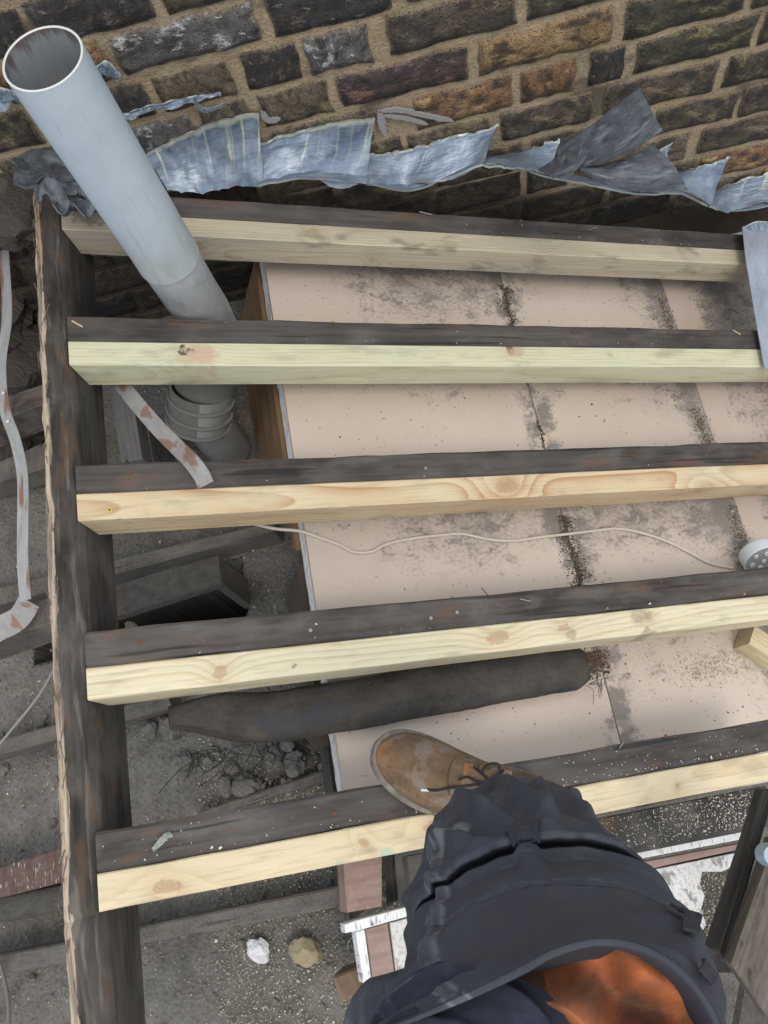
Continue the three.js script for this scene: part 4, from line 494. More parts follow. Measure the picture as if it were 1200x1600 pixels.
// ---------- loft timbers ----------
let beamSeed = 0; const beamMats = new Map();
function beam(name, label, P, drop, o = {}) { // four top corners in world space (far left, far right, near right, near left), sides running straight down
  const q = P.map(VA), c = q[0].clone(), n = 18; beamSeed += 7.3; const rings = [], ch = o.ch ?? 0.004, down = (p, d) => V(p.x, p.y - d, p.z);
  for (let i = 0; i <= n; i++) { const t = i / n, A = q[0].clone().lerp(q[1], t), B = q[3].clone().lerp(q[2], t), w = A.distanceTo(B), e = ch / Math.max(w, ch * 3), j = (k) => (o.wob ?? 0.003) * (fbm(t * 8 + k * 9, beamSeed, 0, 3) - 0.5); rings.push([down(A, ch + j(1)), A.clone().lerp(B, e), A.clone().lerp(B, 0.5).add(V(0, j(2), 0)), A.clone().lerp(B, 1 - e).add(V(0, j(3), 0)), down(B, ch + j(4)), down(B, drop * 0.5), down(B, drop), down(A, drop), down(A, drop * 0.5)].map((p) => p.sub(c))); }
  const g = loft(rings, { crease: 0.7 }), f = o.f || oldwood({ seed: 60 + beamSeed, dark: o.dark || [0.058, 0.053, 0.048], light: o.light || [0.150, 0.141, 0.129], dust: 0.5 });
  const key = JSON.stringify([o.dark, o.light, o.dusty >= 0.5 ? 1 : o.dusty ? 0.5 : 0, o.f || o.m ? name + label : 0]);
  if (o.m) beamMats.set(key, o.m); else if (!beamMats.has(key)) beamMats.set(key, mat(bake(1024, 256, (u, v) => { const [r, gg, b, h] = f(u, v * 0.25, 0.1); let col = [r, gg, b]; if (o.dusty) { const s = fbm(u * 110, v * 40, 2, 3); col = mixc(col, [0.16, 0.145, 0.12], o.dusty * sst(0.35, 0.62, s)); } return [...col, h]; }), 0.95, 0.004));
  const m = mesh(name, g, beamMats.get(key)); m.position.copy(c); return tag(m, label, o.cat || 'timber');
}
beam('loft_joist', 'grey loft joist running up to the right behind the dusty block, below the middle rafter', [[-0.5406, -0.53, -0.6552], [0.2162, -0.53, -0.6752], [0.2099, -0.53, -0.6501], [-0.5409, -0.53, -0.6091]], 0.09, { dusty: 0.5 });
{ // tall dusty block with a dark front
  beam('masonry_block', 'dusty flat-topped block with a black shadowed front, in the gap below the middle rafter', [[-0.1562, -0.4, -0.5591], [0.113, -0.4, -0.5786], [0.1129, -0.4, -0.5154], [-0.1606, -0.4, -0.4874]], 0.035, { m: M.dust, cat: 'block', wob: 0.012 });
}
beam('gap_board', 'dark board on edge closing the right end of the black gap', [[0.0954, -0.402, -0.5773], [0.1138, -0.402, -0.579], [0.1137, -0.402, -0.5157], [0.0956, -0.402, -0.5139]], 0.26, { dusty: 0.3, cat: 'board' });
beam('loft_joist', 'sawdust-covered loft joist below the nearest rafter, passing above the white stone', [[-0.266, -0.545, 0.1142], [0.2794, -0.545, 0.102], [0.273, -0.545, 0.1407], [-0.2679, -0.545, 0.1445]], 0.08, { dusty: 0.7 });
beam('loft_joist', 'thin grey loft joist just below the creamy rafter, left end behind the ridge board', [[-0.5252, -0.55, -0.3087], [-0.0761, -0.55, -0.3419], [-0.0705, -0.55, -0.3074], [-0.5255, -0.55, -0.2756]], 0.07, { dusty: 0.3 });
beam('loft_joist', 'dark joist edge half buried in rubble above the nearest old rafter', [[-0.0359, -0.56, -0.0857], [0.2397, -0.56, -0.1209], [0.2365, -0.56, -0.0996], [-0.0374, -0.56, -0.0706]], 0.06, { dusty: 0.5 });
beam('upright_batten', 'narrow grey batten standing along the white board edge beside the rubble', [[0.2658, -0.42, -0.176], [0.282, -0.42, -0.173], [0.2803, -0.42, -0.0629], [0.2632, -0.42, -0.0659]], 0.2, { dusty: 0.4 });
beam('upright_batten', 'narrow dark batten beside the pinkish timber near the bottom', [[0.2624, -0.42, 0.0522], [0.2755, -0.42, 0.0543], [0.277, -0.42, 0.1585], [0.2618, -0.42, 0.1561]], 0.2, { dusty: 0.6 });
beam('loft_joist', 'big dark loft beam at the far left with the rusty strap wrapped over it', [[-0.433, -0.36, -0.5169], [-0.1789, -0.36, -0.561], [-0.1849, -0.36, -0.5005], [-0.4333, -0.36, -0.4696]], 0.12, { dusty: 0.3, dark: [0.05, 0.042, 0.038], light: [0.15, 0.128, 0.115] });
beam('loft_joist', 'grey loft joist at the far left edge, behind the strap below the dark bricks', [[-0.5199, -0.5, -0.9405], [-0.2416, -0.5, -0.9996], [-0.2423, -0.5, -0.9217], [-0.5201, -0.5, -0.8987]], 0.08, { dusty: 0.3 });
beam('loft_joist', 'ragged weathered beam end left of the ridge board near the dark bricks', [[-0.4175, -0.34, -1.0206], [-0.1811, -0.34, -1.044], [-0.1909, -0.34, -0.9944], [-0.4178, -0.34, -0.9564]], 0.1, { dark: [0.045, 0.035, 0.03], light: [0.17, 0.14, 0.12] });
beam('loft_joist', 'reddish brown old beam spotted with white paint at the lower left', [[-0.5249, -0.5, -0.0378], [-0.2816, -0.5, -0.0688], [-0.2852, -0.5, 0.0014], [-0.5252, -0.5, 0.0155]], 0.07, { f: (a, b, c) => { const m = fbm(a * 14, b * 14 + 3, 0, 4), s = fbm(a * 70, b * 60, 0, 3), g = grain(a * 8, b * 120, 0, 3); let q = mixc([0.05, 0.034, 0.030], [0.15, 0.095, 0.08], 0.5 + 1.2 * (m - 0.5) + 0.8 * (g - 0.5)); q = mixc(q, [0.55, 0.54, 0.52], 0.85 * sst(0.60, 0.66, s) * sst(0.4, 0.6, m)); return [...q, g]; } });
beam('loft_joist', 'pale grey loft joist at the lower left, running under the ridge board', [[-0.5544, -0.545, 0.1171], [-0.2662, -0.545, 0.1166], [-0.2683, -0.545, 0.1514], [-0.5546, -0.545, 0.1559]], 0.07, { dusty: 0.2, light: [0.15, 0.145, 0.135] });
{ // grey round conduit lying left of the ridge
  const p = [[-0.5724, -0.53, 0.0283], [-0.4329, -0.53, 0.0311], [-0.2677, -0.53, 0.0334]], c = VA(p[0]); const m = mesh('grey_conduit', shift(tube(p, 0.027, { seg: 20, rad: 24 }), c), M.dust); m.position.copy(c); tag(m, 'dusty grey round pipe lying left of the ridge board near the bottom', 'pipe');
}
{ // leaning grey boards by the pipe bend
  beam('leaning_board', 'grey board standing on edge left of the pipe bend', [[-0.0797, -0.36, -1.0097], [-0.0289, -0.36, -0.9874], [-0.0172, -0.36, -0.8148], [-0.0634, -0.36, -0.8164]], 0.2, { dark: [0.10, 0.10, 0.10], light: [0.17, 0.17, 0.165] });
  beam('leaning_board', 'narrow grey board beside the strap, next to the pipe bend', [[-0.048, -0.42, -0.9761], [-0.0215, -0.42, -0.9631], [-0.0142, -0.42, -0.8325], [-0.0408, -0.42, -0.8356]], 0.16, { dark: [0.09, 0.09, 0.09], light: [0.15, 0.15, 0.145] });
}
// dark rubble heap against the wall foot, left of the ridge
for (const [p, s, l] of [[[-0.393, -0.52, -1.2478], 0.11, 'dark rubble lump at the foot of the wall by the left strap'], [[-0.4181, -0.45, -1.3254], 0.12, 'dark rubble lump at the left edge high behind the strap'], [[-0.1359, -0.1, -1.3005], 0.085, 'dark broken masonry lump at the upper end of the ridge board'], [[-0.191, -0.1, -1.3662], 0.10, 'black broken masonry lump at the left edge by the crumpled lead'], [[-0.4221, -0.56, -1.0199], 0.08, 'dark lump beside the left strap']]) {
  const m = mesh('rubble_lump', rock(s * 91, s, s * 0.7, s, 0.5, 4), mat(dustTex, 1, 0.01, { color: new THREE.Color().setRGB(0.42, 0.38, 0.36) })); m.position.copy(VA(p)); tag(m, l, 'rubble');
}
// clods on the floor
for (const [p, s, l] of [[[-0.14, -0.6, -0.2774], 0.020, 'small pale clod left of the rubble heap, below the creamy rafter'], [[-0.0927, -0.6, -0.2757], 0.030, 'flat crumbling clod beside the left end of the dark roll'], [[-0.0751, -0.6, -0.1964], 0.024, 'rough clod on the floor crack under the dark roll'], [[-0.0174, -0.6, -0.1927], 0.015, 'narrow clod under the left end of the dark roll'], [[0.0678, -0.575, -0.1194], 0.030, 'rounded rubble clod in the middle of the heap'], [[0.0205, -0.58, -0.1252], 0.020, 'dark clod on the left flank of the rubble heap'], [[0.1807, -0.57, -0.1489], 0.026, 'rubble clod at the right end of the heap'], [[0.1375, -0.575, -0.1702], 0.022, 'rubble clod below the dark roll near the batten'], [[-0.3795, -0.6, -0.9383], 0.018, 'clod beside the left strap']]) {
  const m = mesh('clod', rock(s * 771 + p[0] * 9, s * 0.8, s * 0.5, s, 0.6, 4), M.dust); m.position.copy(VA(p)); m.rotation.y = p[0] * 20; tag(m, l, 'clod');
}
{ // scattered broken bits between the joists
  const rnd = rng(818), gs = []; for (let i = 0; i < 260; i++) { const left = rnd() < 0.3, k = rnd(), s = 0.003 + 0.010 * k * k * k, x = left ? lerp(-0.55, -0.06, rnd()) : lerp(0.0, 0.36, rnd()), z = left ? lerp(-0.7, 0.34, rnd()) : rnd() < 0.5 ? lerp(-0.30, -0.06, rnd()) : lerp(-0.1, 0.36, rnd()); const g = rock(i * 3.7, s, s * 0.6, s * (0.7 + rnd()), 0.5, 1); g.rotateY(rnd() * 6); g.translate(x, -0.615 + 0.06 * gauss(x - 0.17, 0.17) * gauss(z + 0.16, 0.10), z); gs.push(g); }
  tag(mesh('rubble_bits', mergeGeometries(gs), M.dust), 'small broken rubble bits scattered over the loft floor', null, null, 'stuff');
}
{ // two stones
  const a = mesh('white_stone', rock(3.2, 0.022, 0.014, 0.027, 0.5, 3, 20), mat(bake(128, 128, (u, v) => { const m = fbm(u * 5, v * 5, 0, 4), n = fbm(u * 16, v * 16, 0, 3); return [...mixc([0.34, 0.35, 0.37], [0.72, 0.72, 0.73], 0.6 + 1.4 * (m - 0.5) + 0.9 * (n - 0.5)), n]; }), 0.9, 0.004)); a.position.copy(VA([0.0445, -0.605, 0.1991])); a.rotation.set(0.3, 0.5, 0); tag(a, 'white stone fragment on the floor near the bottom', 'stone');
  const b = mesh('tan_stone', rock(8.7, 0.025, 0.024, 0.034, 0.5, 3, 20), mat(bake(128, 128, (u, v) => { const m = fbm(u * 6, v * 6, 0, 4); return [...mixc([0.20, 0.165, 0.10], [0.40, 0.34, 0.22], m), m]; }), 0.95, 0.004)); b.position.copy(VA([0.1437, -0.6, 0.2136])); b.rotation.set(0.5, 1.0, 0.3); tag(b, 'tan broken brick lump on the floor right of the white stone', 'stone');
}

// ---------- metal straps, rod, cable ----------
function strap(pts, w, side) { // ribbon along pts, width across "side"
  const cv = new THREE.CatmullRomCurve3(pts.map(VA), false, 'centripetal').getSpacedPoints(60), P = []; for (let i = 0; i <= 60; i++) { const tg = (cv[Math.min(60, i + 1)].clone().sub(cv[Math.max(0, i - 1)])).normalize(), s = V(...side).addScaledVector(tg, -V(...side).dot(tg)).normalize(); for (let j = 0; j <= 4; j++) P.push(cv[i].clone().addScaledVector(s, (j / 4 - 0.5) * w)); }
  return thicken(P, 60, 4, 0.0012);
}
const galv = mat(bake(512, 64, (u, v) => { const m = fbm(u * 14, v * 2, 0, 4), n = fbm(u * 70, v * 8, 0, 3), r = fbm(u * 5 + 3, v * 0.8, 0, 3); let c = mixc([0.24, 0.245, 0.25], [0.42, 0.43, 0.43], 0.5 + (m - 0.5) + 0.7 * (n - 0.5)); c = mixc(c, [0.20, 0.095, 0.055], 0.85 * sst(0.56, 0.64, r)); return [...c, 0.5 + 0.4 * (n - 0.5)]; }, false), 0.6, 0.001, { metalness: 0.15 });
const galvB = mat(bake(512, 64, (u, v) => { const m = fbm(u * 14 + 5, v * 2, 0, 4), n = fbm(u * 70, v * 8 + 5, 0, 3), r = fbm(u * 6 + 13, v * 1.2, 0, 3); let c = mixc([0.22, 0.22, 0.22], [0.38, 0.37, 0.36], 0.5 + (m - 0.5) + 0.7 * (n - 0.5)); c = mixc(c, [0.23, 0.12, 0.075], 0.8 * sst(0.52, 0.62, r + 0.1 * (u - 0.5))); return [...c, 0.5 + 0.4 * (n - 0.5)]; }, false), 0.65, 0.001, { metalness: 0.1 });
{
  const p = [[-0.2546, -0.24, -1.446], [-0.249, -0.24, -1.2856], [-0.2478, -0.24, -1.1512], [-0.2635, -0.24, -1.0429], [-0.2573, -0.24, -0.9335], [-0.2355, -0.24, -0.8538], [-0.2238, -0.24, -0.7788], [-0.2259, -0.24, -0.6677], [-0.2284, -0.24, -0.5877], [-0.2255, -0.24, -0.5116]], c = VA(p[0]), t = thing('metal_strap', c, 'long perforated galvanised strap curving down the far left, rusty in places', 'metal strap'); mesh('strap', shift(strap(p, 0.0235, [1, 0, 0.1]), c), galv, t);
  for (const q of [[-0.2581, -0.238, -0.9707], [-0.2499, -0.238, -0.9022]]) { const n = mesh('bright_nail_head', new THREE.CylinderGeometry(0.0038, 0.0038, 0.0016, 12), flat(0.75, 0.77, 0.78, 0.35, { metalness: 0.3 }), t); n.position.copy(VA(q)).sub(c); n.position.y += 0.002; }
  const p2 = [[-0.2504, -0.3, -0.5278], [-0.2729, -0.3, -0.4993], [-0.3137, -0.3, -0.4853], [-0.3816, -0.3, -0.4624]], c2 = VA(p2[0]), m2 = mesh('metal_strap', shift(strap(p2, 0.052, [0.2, 0, 1]), c2), galvB); m2.position.copy(c2); tag(m2, 'wide rusty strap end bent over the dark beam at the far left', 'metal strap');
  const p3 = [[0.0345, -0.1376, -0.8747], [0.0734, -0.1222, -0.8073], [0.12, -0.0995, -0.732], [0.1587, -0.0801, -0.6757], [0.1882, -0.0522, -0.6323], [0.2051, -0.047, -0.5997], [0.2105, -0.0456, -0.5812]], c3 = VA(p3[0]), m3 = mesh('metal_strap', shift(strap(p3, 0.029, [0.8, 0, -0.55]), c3), galvB); m3.position.copy(c3); tag(m3, 'rust-stained strap rising past the pipe bend onto the third old rafter', 'metal strap');
  const p4 = [[-0.4353, -0.45, -0.2603], [-0.3777, -0.45, -0.3126], [-0.3191, -0.45, -0.3684], [-0.2798, -0.45, -0.4208]], c4 = VA(p4[0]), m4 = mesh('thin_rod', shift(tube(p4, 0.0032, { seg: 20, rad: 8 }), c4), flat(0.22, 0.21, 0.20, 0.6)); m4.position.copy(c4); tag(m4, 'thin grey rod leaning out from behind the ridge board at left', 'rod');
  const p5 = [[-0.4647, -0.52, 0.1128], [-0.4519, -0.52, 0.1496], [-0.4422, -0.52, 0.1967], [-0.4413, -0.52, 0.2637]], c5 = VA(p5[0]), m5 = mesh('thin_cable', shift(tube(p5, 0.004, { seg: 20, rad: 8 }), c5), flat(0.13, 0.125, 0.12, 0.7)); m5.position.copy(c5); tag(m5, 'grey cable on the floor at the lower left corner', 'cable');
}
const whiteCable = flat(0.58, 0.54, 0.47, 0.6);
{
  const p = [...[[0.2175, -0.3111, -0.5958], [0.2636, -0.2995, -0.5711], [0.3105, -0.3147, -0.5602]], ...[[0.3437, -0.3318, -0.5447], [0.3772, -0.3475, -0.5272], [0.4014, -0.3588, -0.5103], [0.4353, -0.3745, -0.5076], [0.4646, -0.3882, -0.5204], [0.5142, -0.4113, -0.5291], [0.5797, -0.4419, -0.5328], [0.622, -0.4616, -0.5325], [0.6701, -0.4841, -0.5174], [0.7233, -0.5088, -0.509], [0.7874, -0.5388, -0.513], [0.853, -0.5693, -0.5156], [0.9129, -0.5973, -0.5189], [0.966, -0.622, -0.5197], [1.0162, -0.6455, -0.5068], [1.0717, -0.6713, -0.4825], [1.1181, -0.6929, -0.4525], [1.1643, -0.7145, -0.4208], [1.2181, -0.7396, -0.4053]]], c = VA(p[0]), t = thing('alarm_cable', c, 'thin white cable wandering across the ceiling boards to the alarm', 'cable'); mesh('cable', shift(tube(p, 0.0033, { seg: 220, rad: 8 }), c), whiteCable, t);
}
{ // the round alarm lying tipped on the board
  const c = R(1.462, -0.116, -0.420), t = thing('smoke_alarm', c, 'round white alarm body tipped on its side at the right end of the cable', 'smoke alarm');
  const white = flat(0.60, 0.66, 0.70, 0.4), grey = flat(0.30, 0.31, 0.33, 0.6), r = 0.043;
  const body = new THREE.LatheGeometry([[0, -0.017], [r - 0.006, -0.017], [r - 0.001, -0.013], [r, -0.006], [r, 0.014], [r - 0.0015, 0.0165], [r - 0.004, 0.0165]].map(([x, y]) => new THREE.Vector2(x, y)), 48);
  t.quaternion.setFromUnitVectors(V(0, 1, 0), V(0.10, 0.42, 0.90).normalize());
  mesh('casing', body, white, t); const bk = new THREE.CylinderGeometry(r - 0.0038, r - 0.0038, 0.002, 44); bk.translate(0, 0.0142, 0); mesh('back_plate', bk, grey, t);
  for (const [a, d, s] of [[0.3, 0.024, 0.006], [1.6, 0.026, 0.006], [2.7, 0.024, 0.006], [3.9, 0.024, 0.005], [5.1, 0.02, 0.006], [0.9, 0.008, 0.005]]) { const b = new THREE.CylinderGeometry(s, s * 1.1, 0.004, 16); b.translate(Math.cos(a) * d, 0.0162, Math.sin(a) * d); mesh('fixing_boss', b, white, t); }
  const slot = new THREE.BoxGeometry(0.010, 0.012, 0.003); slot.translate(-0.022, 0.004, -0.0318); mesh('casing_notch', slot, flat(0.5, 0.56, 0.6, 0.5), t); const sl2 = new THREE.BoxGeometry(0.002, 0.005, 0.003); sl2.translate(-0.0235, 0.0045, -0.0328); mesh('slot', sl2, flat(0.03, 0.03, 0.03), t);
}
{ // dark roll under the creamy rafter
  const L = 0.82, base = R(0.13, BP + 0.03, -0.2), n = 60, rings = []; const rnd = rng(12);
  for (let i = 0; i <= n; i++) { const t = i / n, a = t * L, rr = []; for (let j = 0; j < 40; j++) { const th = j / 40 * Math.PI * 2, k = 0.0395 + 0.005 * (fbm(a * 7, Math.cos(th) * 1.4 + 3, Math.sin(th) * 1.4 + 5, 3) - 0.5) * 2 + 0.002 * (fbm(a * 30, th * 4, 3, 2) - 0.5), end = (t > 0.97 ? 1 - 0.25 * (t - 0.97) / 0.03 : 1) * (0.40 + 0.60 * sst(-0.02, 0.16, t + 0.05 * (fbm(th, 4, 0, 2) - 0.5))); rr.push(V(a + (t > 0.985 ? 0.014 * (fbm(th * 2.2, 5, 0, 3) - 0.5) : 0), 0.002 + Math.sin(th) * k * 0.72 * end, Math.cos(th) * (k * 1.16) * end - 0.012 + 0.016 * (1 - t) - 0.012 * t - 0.030 * (1 - sst(0, 0.26, t)))); } rings.push(rr); }
  const t = thing('dark_roll', base, 'dark dusty rolled-up felt lying under the creamy rafter, its right end torn', 'roll'); t.rotation.z = -PITCH;
  mesh('roll', loft(rings), mat(bake(1024, 256, (u, v) => { const m = fbm(u * 9, v * 4, 0, 5), g = grain(u * 6, v * 30, 0, 4), f = vn(u * 420, v * 130); let c = mixc([0.026, 0.023, 0.020], [0.088, 0.078, 0.066], 0.45 + 1.5 * (m - 0.5) + 0.35 * (g - 0.5) + 0.5 * (fbm(u * 70, v * 18, 0, 3) - 0.5)); if (f > 0.972) c = [0.34, 0.32, 0.27]; c = mixc(c, [0.03, 0.036, 0.05], 0.6 * sst(0.55, 0.65, fbm(u * 4, v * 3 + 8, 0, 3))); return [...c, 0.5 + 0.6 * (g - 0.5)]; }), 0.85, 0.003), t);
  const hs = []; for (let i = 0; i < 16; i++) { const th = rnd() * 6.28, p0 = V(L - 0.005, 0.008 + Math.sin(th) * 0.03, Math.cos(th) * 0.036 - 0.02), p1 = p0.clone().add(V(0.012 + 0.02 * rnd(), -0.004, (rnd() - 0.5) * 0.03)), p2 = p1.clone().add(V(0.005 * (rnd() - 0.3), -0.012, 0.02 * rnd() + 0.01)); hs.push(tube([p0, p1, p2], 0.0006, { seg: 10, rad: 4 })); } tag(mesh('torn_fibres', mergeGeometries(hs), flat(0.05, 0.042, 0.036, 1), t), null, null, null, 'stuff');
  const hs2 = []; for (let i = 0; i < 22; i++) { const p0 = V(0.03 + 0.15 * rnd(), -0.02, 0.03 + 0.02 * rnd()), p1 = p0.clone().add(V((rnd() - 0.5) * 0.1, -0.05 * rnd(), 0.03 * rnd())), p2 = p1.clone().add(V((rnd() - 0.5) * 0.08, -0.05 * rnd(), 0.03 * rnd())); hs2.push(tube([p0, p1, p2], 0.0008, { seg: 10, rad: 4 })); } tag(mesh('loose_threads', mergeGeometries(hs2), flat(0.03, 0.026, 0.024, 1), t), null, null, null, 'stuff');
}
{ // short new batten leaning in at the right
  const v0 = VA([1.3491, -0.105, -0.222]), e1 = VA([1.3792, -0.105, -0.2588]), e3 = VA([1.387, -0.105, -0.1912]), ax = e3.clone().sub(v0).setY(0).normalize(), w = e1.distanceTo(v0), ang = Math.atan2(-ax.z, ax.x);
  const t = thing('short_batten', R(v0.x, v0.y, v0.z), 'short new softwood batten lying on the board at the right edge', 'batten'); t.rotation.order = 'ZYX'; t.rotation.z = -PITCH; t.rotation.y = ang;
  const pr = rectProfile(-0.054, 0, -w, 0, 0.0015), f = softwood({ seed: 71, pith: [-0.03, -0.01], ring: 0.006, pale: [0.66, 0.53, 0.30], late: [0.50, 0.33, 0.14], contrast: 0.6 });
  mesh('timber', timberGeo(0.4, pr, { seg: 10, seed: 8 }), mat(bakeTimber(512, 128, 0.4, pr, f), 0.75, 0.001), t);
}

// ---------- lower right: sawdust plank, cut boards, strut ----------
{
  const q = [[0.4969, -0.085, 0.0865], [0.8617, -0.085, 0.0594], [1.3365, -0.085, 0.053], [1.3014, -0.085, 0.1363], [1.1826, -0.085, 0.138], [0.8688, -0.085, 0.1272], [0.4898, -0.085, 0.1233]], o = VA(q[0]), b = R(o.x, o.y, o.z), t = thing('sawdust_plank', b, 'dark plank thick with sawdust flakes beyond the nearest rafter at lower right', 'plank'); t.rotation.z = -PITCH;
  const g = slab([[0, 0.006], [1.262 - o.x, 0.008], [1.262 - o.x, 0.082], [0, 0.072]], 0.03, 0.001); const f = oldwood({ seed: 88, dark: [0.030, 0.028, 0.026], light: [0.10, 0.094, 0.088], dust: 0.5 }); const bk = bake(512, 512, (u, v) => f(u, v * 0.4, v * 0.3)); const uvs = g.attributes.uv; mesh('plank', g, mat(bk, 0.95, 0.003), t); t.position.copy(R(o.x, -0.085, 0.056));
  const rnd = rng(404), gs = []; for (let i = 0; i < 1000; i++) { const s = 0.0008 + 0.0020 * rnd() * rnd(), c = new THREE.BoxGeometry(s * (0.6 + 1.6 * rnd()), s * 0.4, s * 0.7); c.rotateY(rnd() * 6); c.translate((0.30 + 0.42 * Math.sqrt(rnd())) * (rnd() < 0.15 ? 0.5 : 1), 0.0006 + s * 0.2 * rnd(), 0.008 + 0.064 * rnd()); gs.push(c); } tag(mesh('sawdust', mergeGeometries(gs), flat(0.55, 0.52, 0.46, 0.95), t), null, null, null, 'stuff');
}
const scuffed = mat(bake(512, 512, (u, v) => { const m = fbm(u * 5, v * 5, 0, 5), n = fbm(u * 22, v * 14 + 5, 0, 4), s = fbm(u * 60, v * 60, 0, 2); let c = mixc([0.48, 0.48, 0.48], [0.70, 0.70, 0.69], 0.5 + (m - 0.5)); c = mixc(c, [0.15, 0.145, 0.14], 0.8 * sst(0.52, 0.62, n) * sst(0.4, 0.6, m)); c = mixc(c, [0.33, 0.31, 0.29], 0.5 * sst(0.5, 0.65, s)); return [...c, 0.5 + 0.4 * (n - 0.5)]; }), 0.85, 0.001);
const pinkWood = mat(bake(512, 128, (u, v) => { const f = grain(u * 4, v * 40, 0, 4), m = fbm(u * 9, v * 5, 0, 4), s = vn(u * 300, v * 90); let c = mixc([0.19, 0.125, 0.105], [0.39, 0.29, 0.25], 0.5 + 1.2 * (f - 0.5) + 0.7 * (m - 0.5)); if (s > 0.95) c = mixc(c, [0.6, 0.55, 0.48], 0.7); return [...c, 0.5 + 0.6 * (f - 0.5)]; }), 0.9, 0.002);
function roofSlab(name, label, cat, pix, b, thick, m, o = {}) { const q = pix.map(VA), c = q[0], g = slab(q.map((p) => [p.x - c.x, p.z - c.z]), thick, 0.0012); const uvA = g.attributes.uv; for (let i = 0; i < uvA.count; i++) uvA.setXY(i, uvA.getX(i) * (o.s ?? 2.5), uvA.getY(i) * (o.s ?? 2.5)); const x = mesh(name, g, m, o.parent); if (!o.parent) { x.position.copy(R(c.x, b, c.z)); x.rotation.z = -PITCH; tag(x, label, cat); } return x; }
roofSlab('foam_strip', 'white speckled foam edge strip beside the sawdust plank at lower right', 'foam strip', [[0.8389, -0.145, 0.1388], [0.9033, -0.145, 0.1322], [1.2296, -0.145, 0.1396], [1.2268, -0.145, 0.155], [0.9001, -0.145, 0.1475], [0.8359, -0.145, 0.1494]], -0.145, 0.03, foamM);
roofSlab('pink_batten', 'pinkish dusty batten between the foam strip and the white panel', 'batten', [[0.8394, -0.155, 0.1567], [0.9348, -0.155, 0.1558], [1.2255, -0.155, 0.163], [1.2215, -0.155, 0.1732], [0.9545, -0.155, 0.1708], [0.8352, -0.155, 0.1715]], -0.155, 0.03, pinkWood);
roofSlab('wall_panel', 'scuffed white panel with a ragged right edge, right of the trousers', 'panel', [[0.8096, -0.16, 0.1757], [0.9569, -0.16, 0.1735], [1.2236, -0.16, 0.1783], [1.1963, -0.16, 0.2], [1.1598, -0.16, 0.2054], [1.1164, -0.16, 0.1976], [1.1036, -0.16, 0.2163], [1.1072, -0.16, 0.2401], [1.0909, -0.16, 0.26], [1.0926, -0.16, 0.2886], [1.0645, -0.16, 0.3088], [1.0157, -0.16, 0.3231], [0.7793, -0.16, 0.2855]], -0.16, 0.02, scuffed);
roofSlab('dirt_board', 'dark gritty board under the ragged edge of the white panel', 'board', [[1.0588, -0.185, 0.1611], [1.306, -0.185, 0.1796], [1.1884, -0.185, 0.3938], [0.9941, -0.185, 0.3533]], -0.185, 0.02, M.dust);
{ const rnd = rng(606), gs = []; for (let i = 0; i < 700; i++) { const s = 0.001 + 0.0035 * rnd() * rnd(), a = lerp(1.10, 1.215, rnd()), c = lerp(0.19, 0.31, rnd()); const g = new THREE.BoxGeometry(s, s * 0.6, s); g.rotateY(rnd() * 6); g.translate(a, -0.183, c); gs.push(g); } const m = mesh('gravel', mergeGeometries(gs), flat(0.33, 0.30, 0.24, 1)); m.rotation.z = -PITCH; tag(m, 'pale grit along the ragged edge of the white panel', null, null, 'stuff'); }
{ // black board on edge and the weathered strut
  const P = [[1.2136, -0.02, 0.0766], [1.2499, -0.02, 0.0822], [1.0643, -0.02, 0.2505], [0.9871, -0.02, 0.3171]]; 
  beam('black_board', 'black board standing on edge between the white panel and the strut', [[0.999, -0.2262, 0.0548], [1.0188, -0.229, 0.0582], [0.8525, -0.1185, 0.2619], [0.8362, -0.1113, 0.2453]], 0.045, { dark: [0.010, 0.009, 0.009], light: [0.040, 0.036, 0.033], cat: 'board' });
  beam('weathered_strut', 'weathered grey timber strut slanting down at the lower right corner', [[0.9655, -0.1191, 0.1199], [1.0179, -0.1233, 0.1201], [0.8838, -0.1046, 0.3351], [0.8499, -0.0748, 0.2593]], 0.05, { dark: [0.06, 0.05, 0.042], light: [0.17, 0.145, 0.12], cat: 'timber' });
  const c = VA([0.9438, -0.0809, 0.1368]), m = mesh('blue_cap', new THREE.CylinderGeometry(0.014, 0.016, 0.04, 20), flat(0.30, 0.40, 0.48, 0.4)); m.position.copy(c); tag(m, 'small blue-grey plastic end at the right edge above the strut', 'cap');
  roofSlab('gritty_board', 'gritty grey board at the bottom right corner beyond the strut', 'board', [[1.067, -0.06, 0.3828], [1.1499, -0.06, 0.3005], [1.3567, -0.06, 0.2848], [1.2317, -0.06, 0.5545], [0.9888, -0.06, 0.4973]], -0.06, 0.02, M.dust);
  roofSlab('pale_chip', 'pale pinkish wood chip at the right edge above the gritty board', 'wood chip', [[1.1111, -0.056, 0.3453], [1.1303, -0.056, 0.3262], [1.1551, -0.056, 0.3227], [1.1432, -0.056, 0.3519], [1.116, -0.056, 0.3547]], -0.056, 0.006, flat(0.60, 0.47, 0.38, 0.9));
}
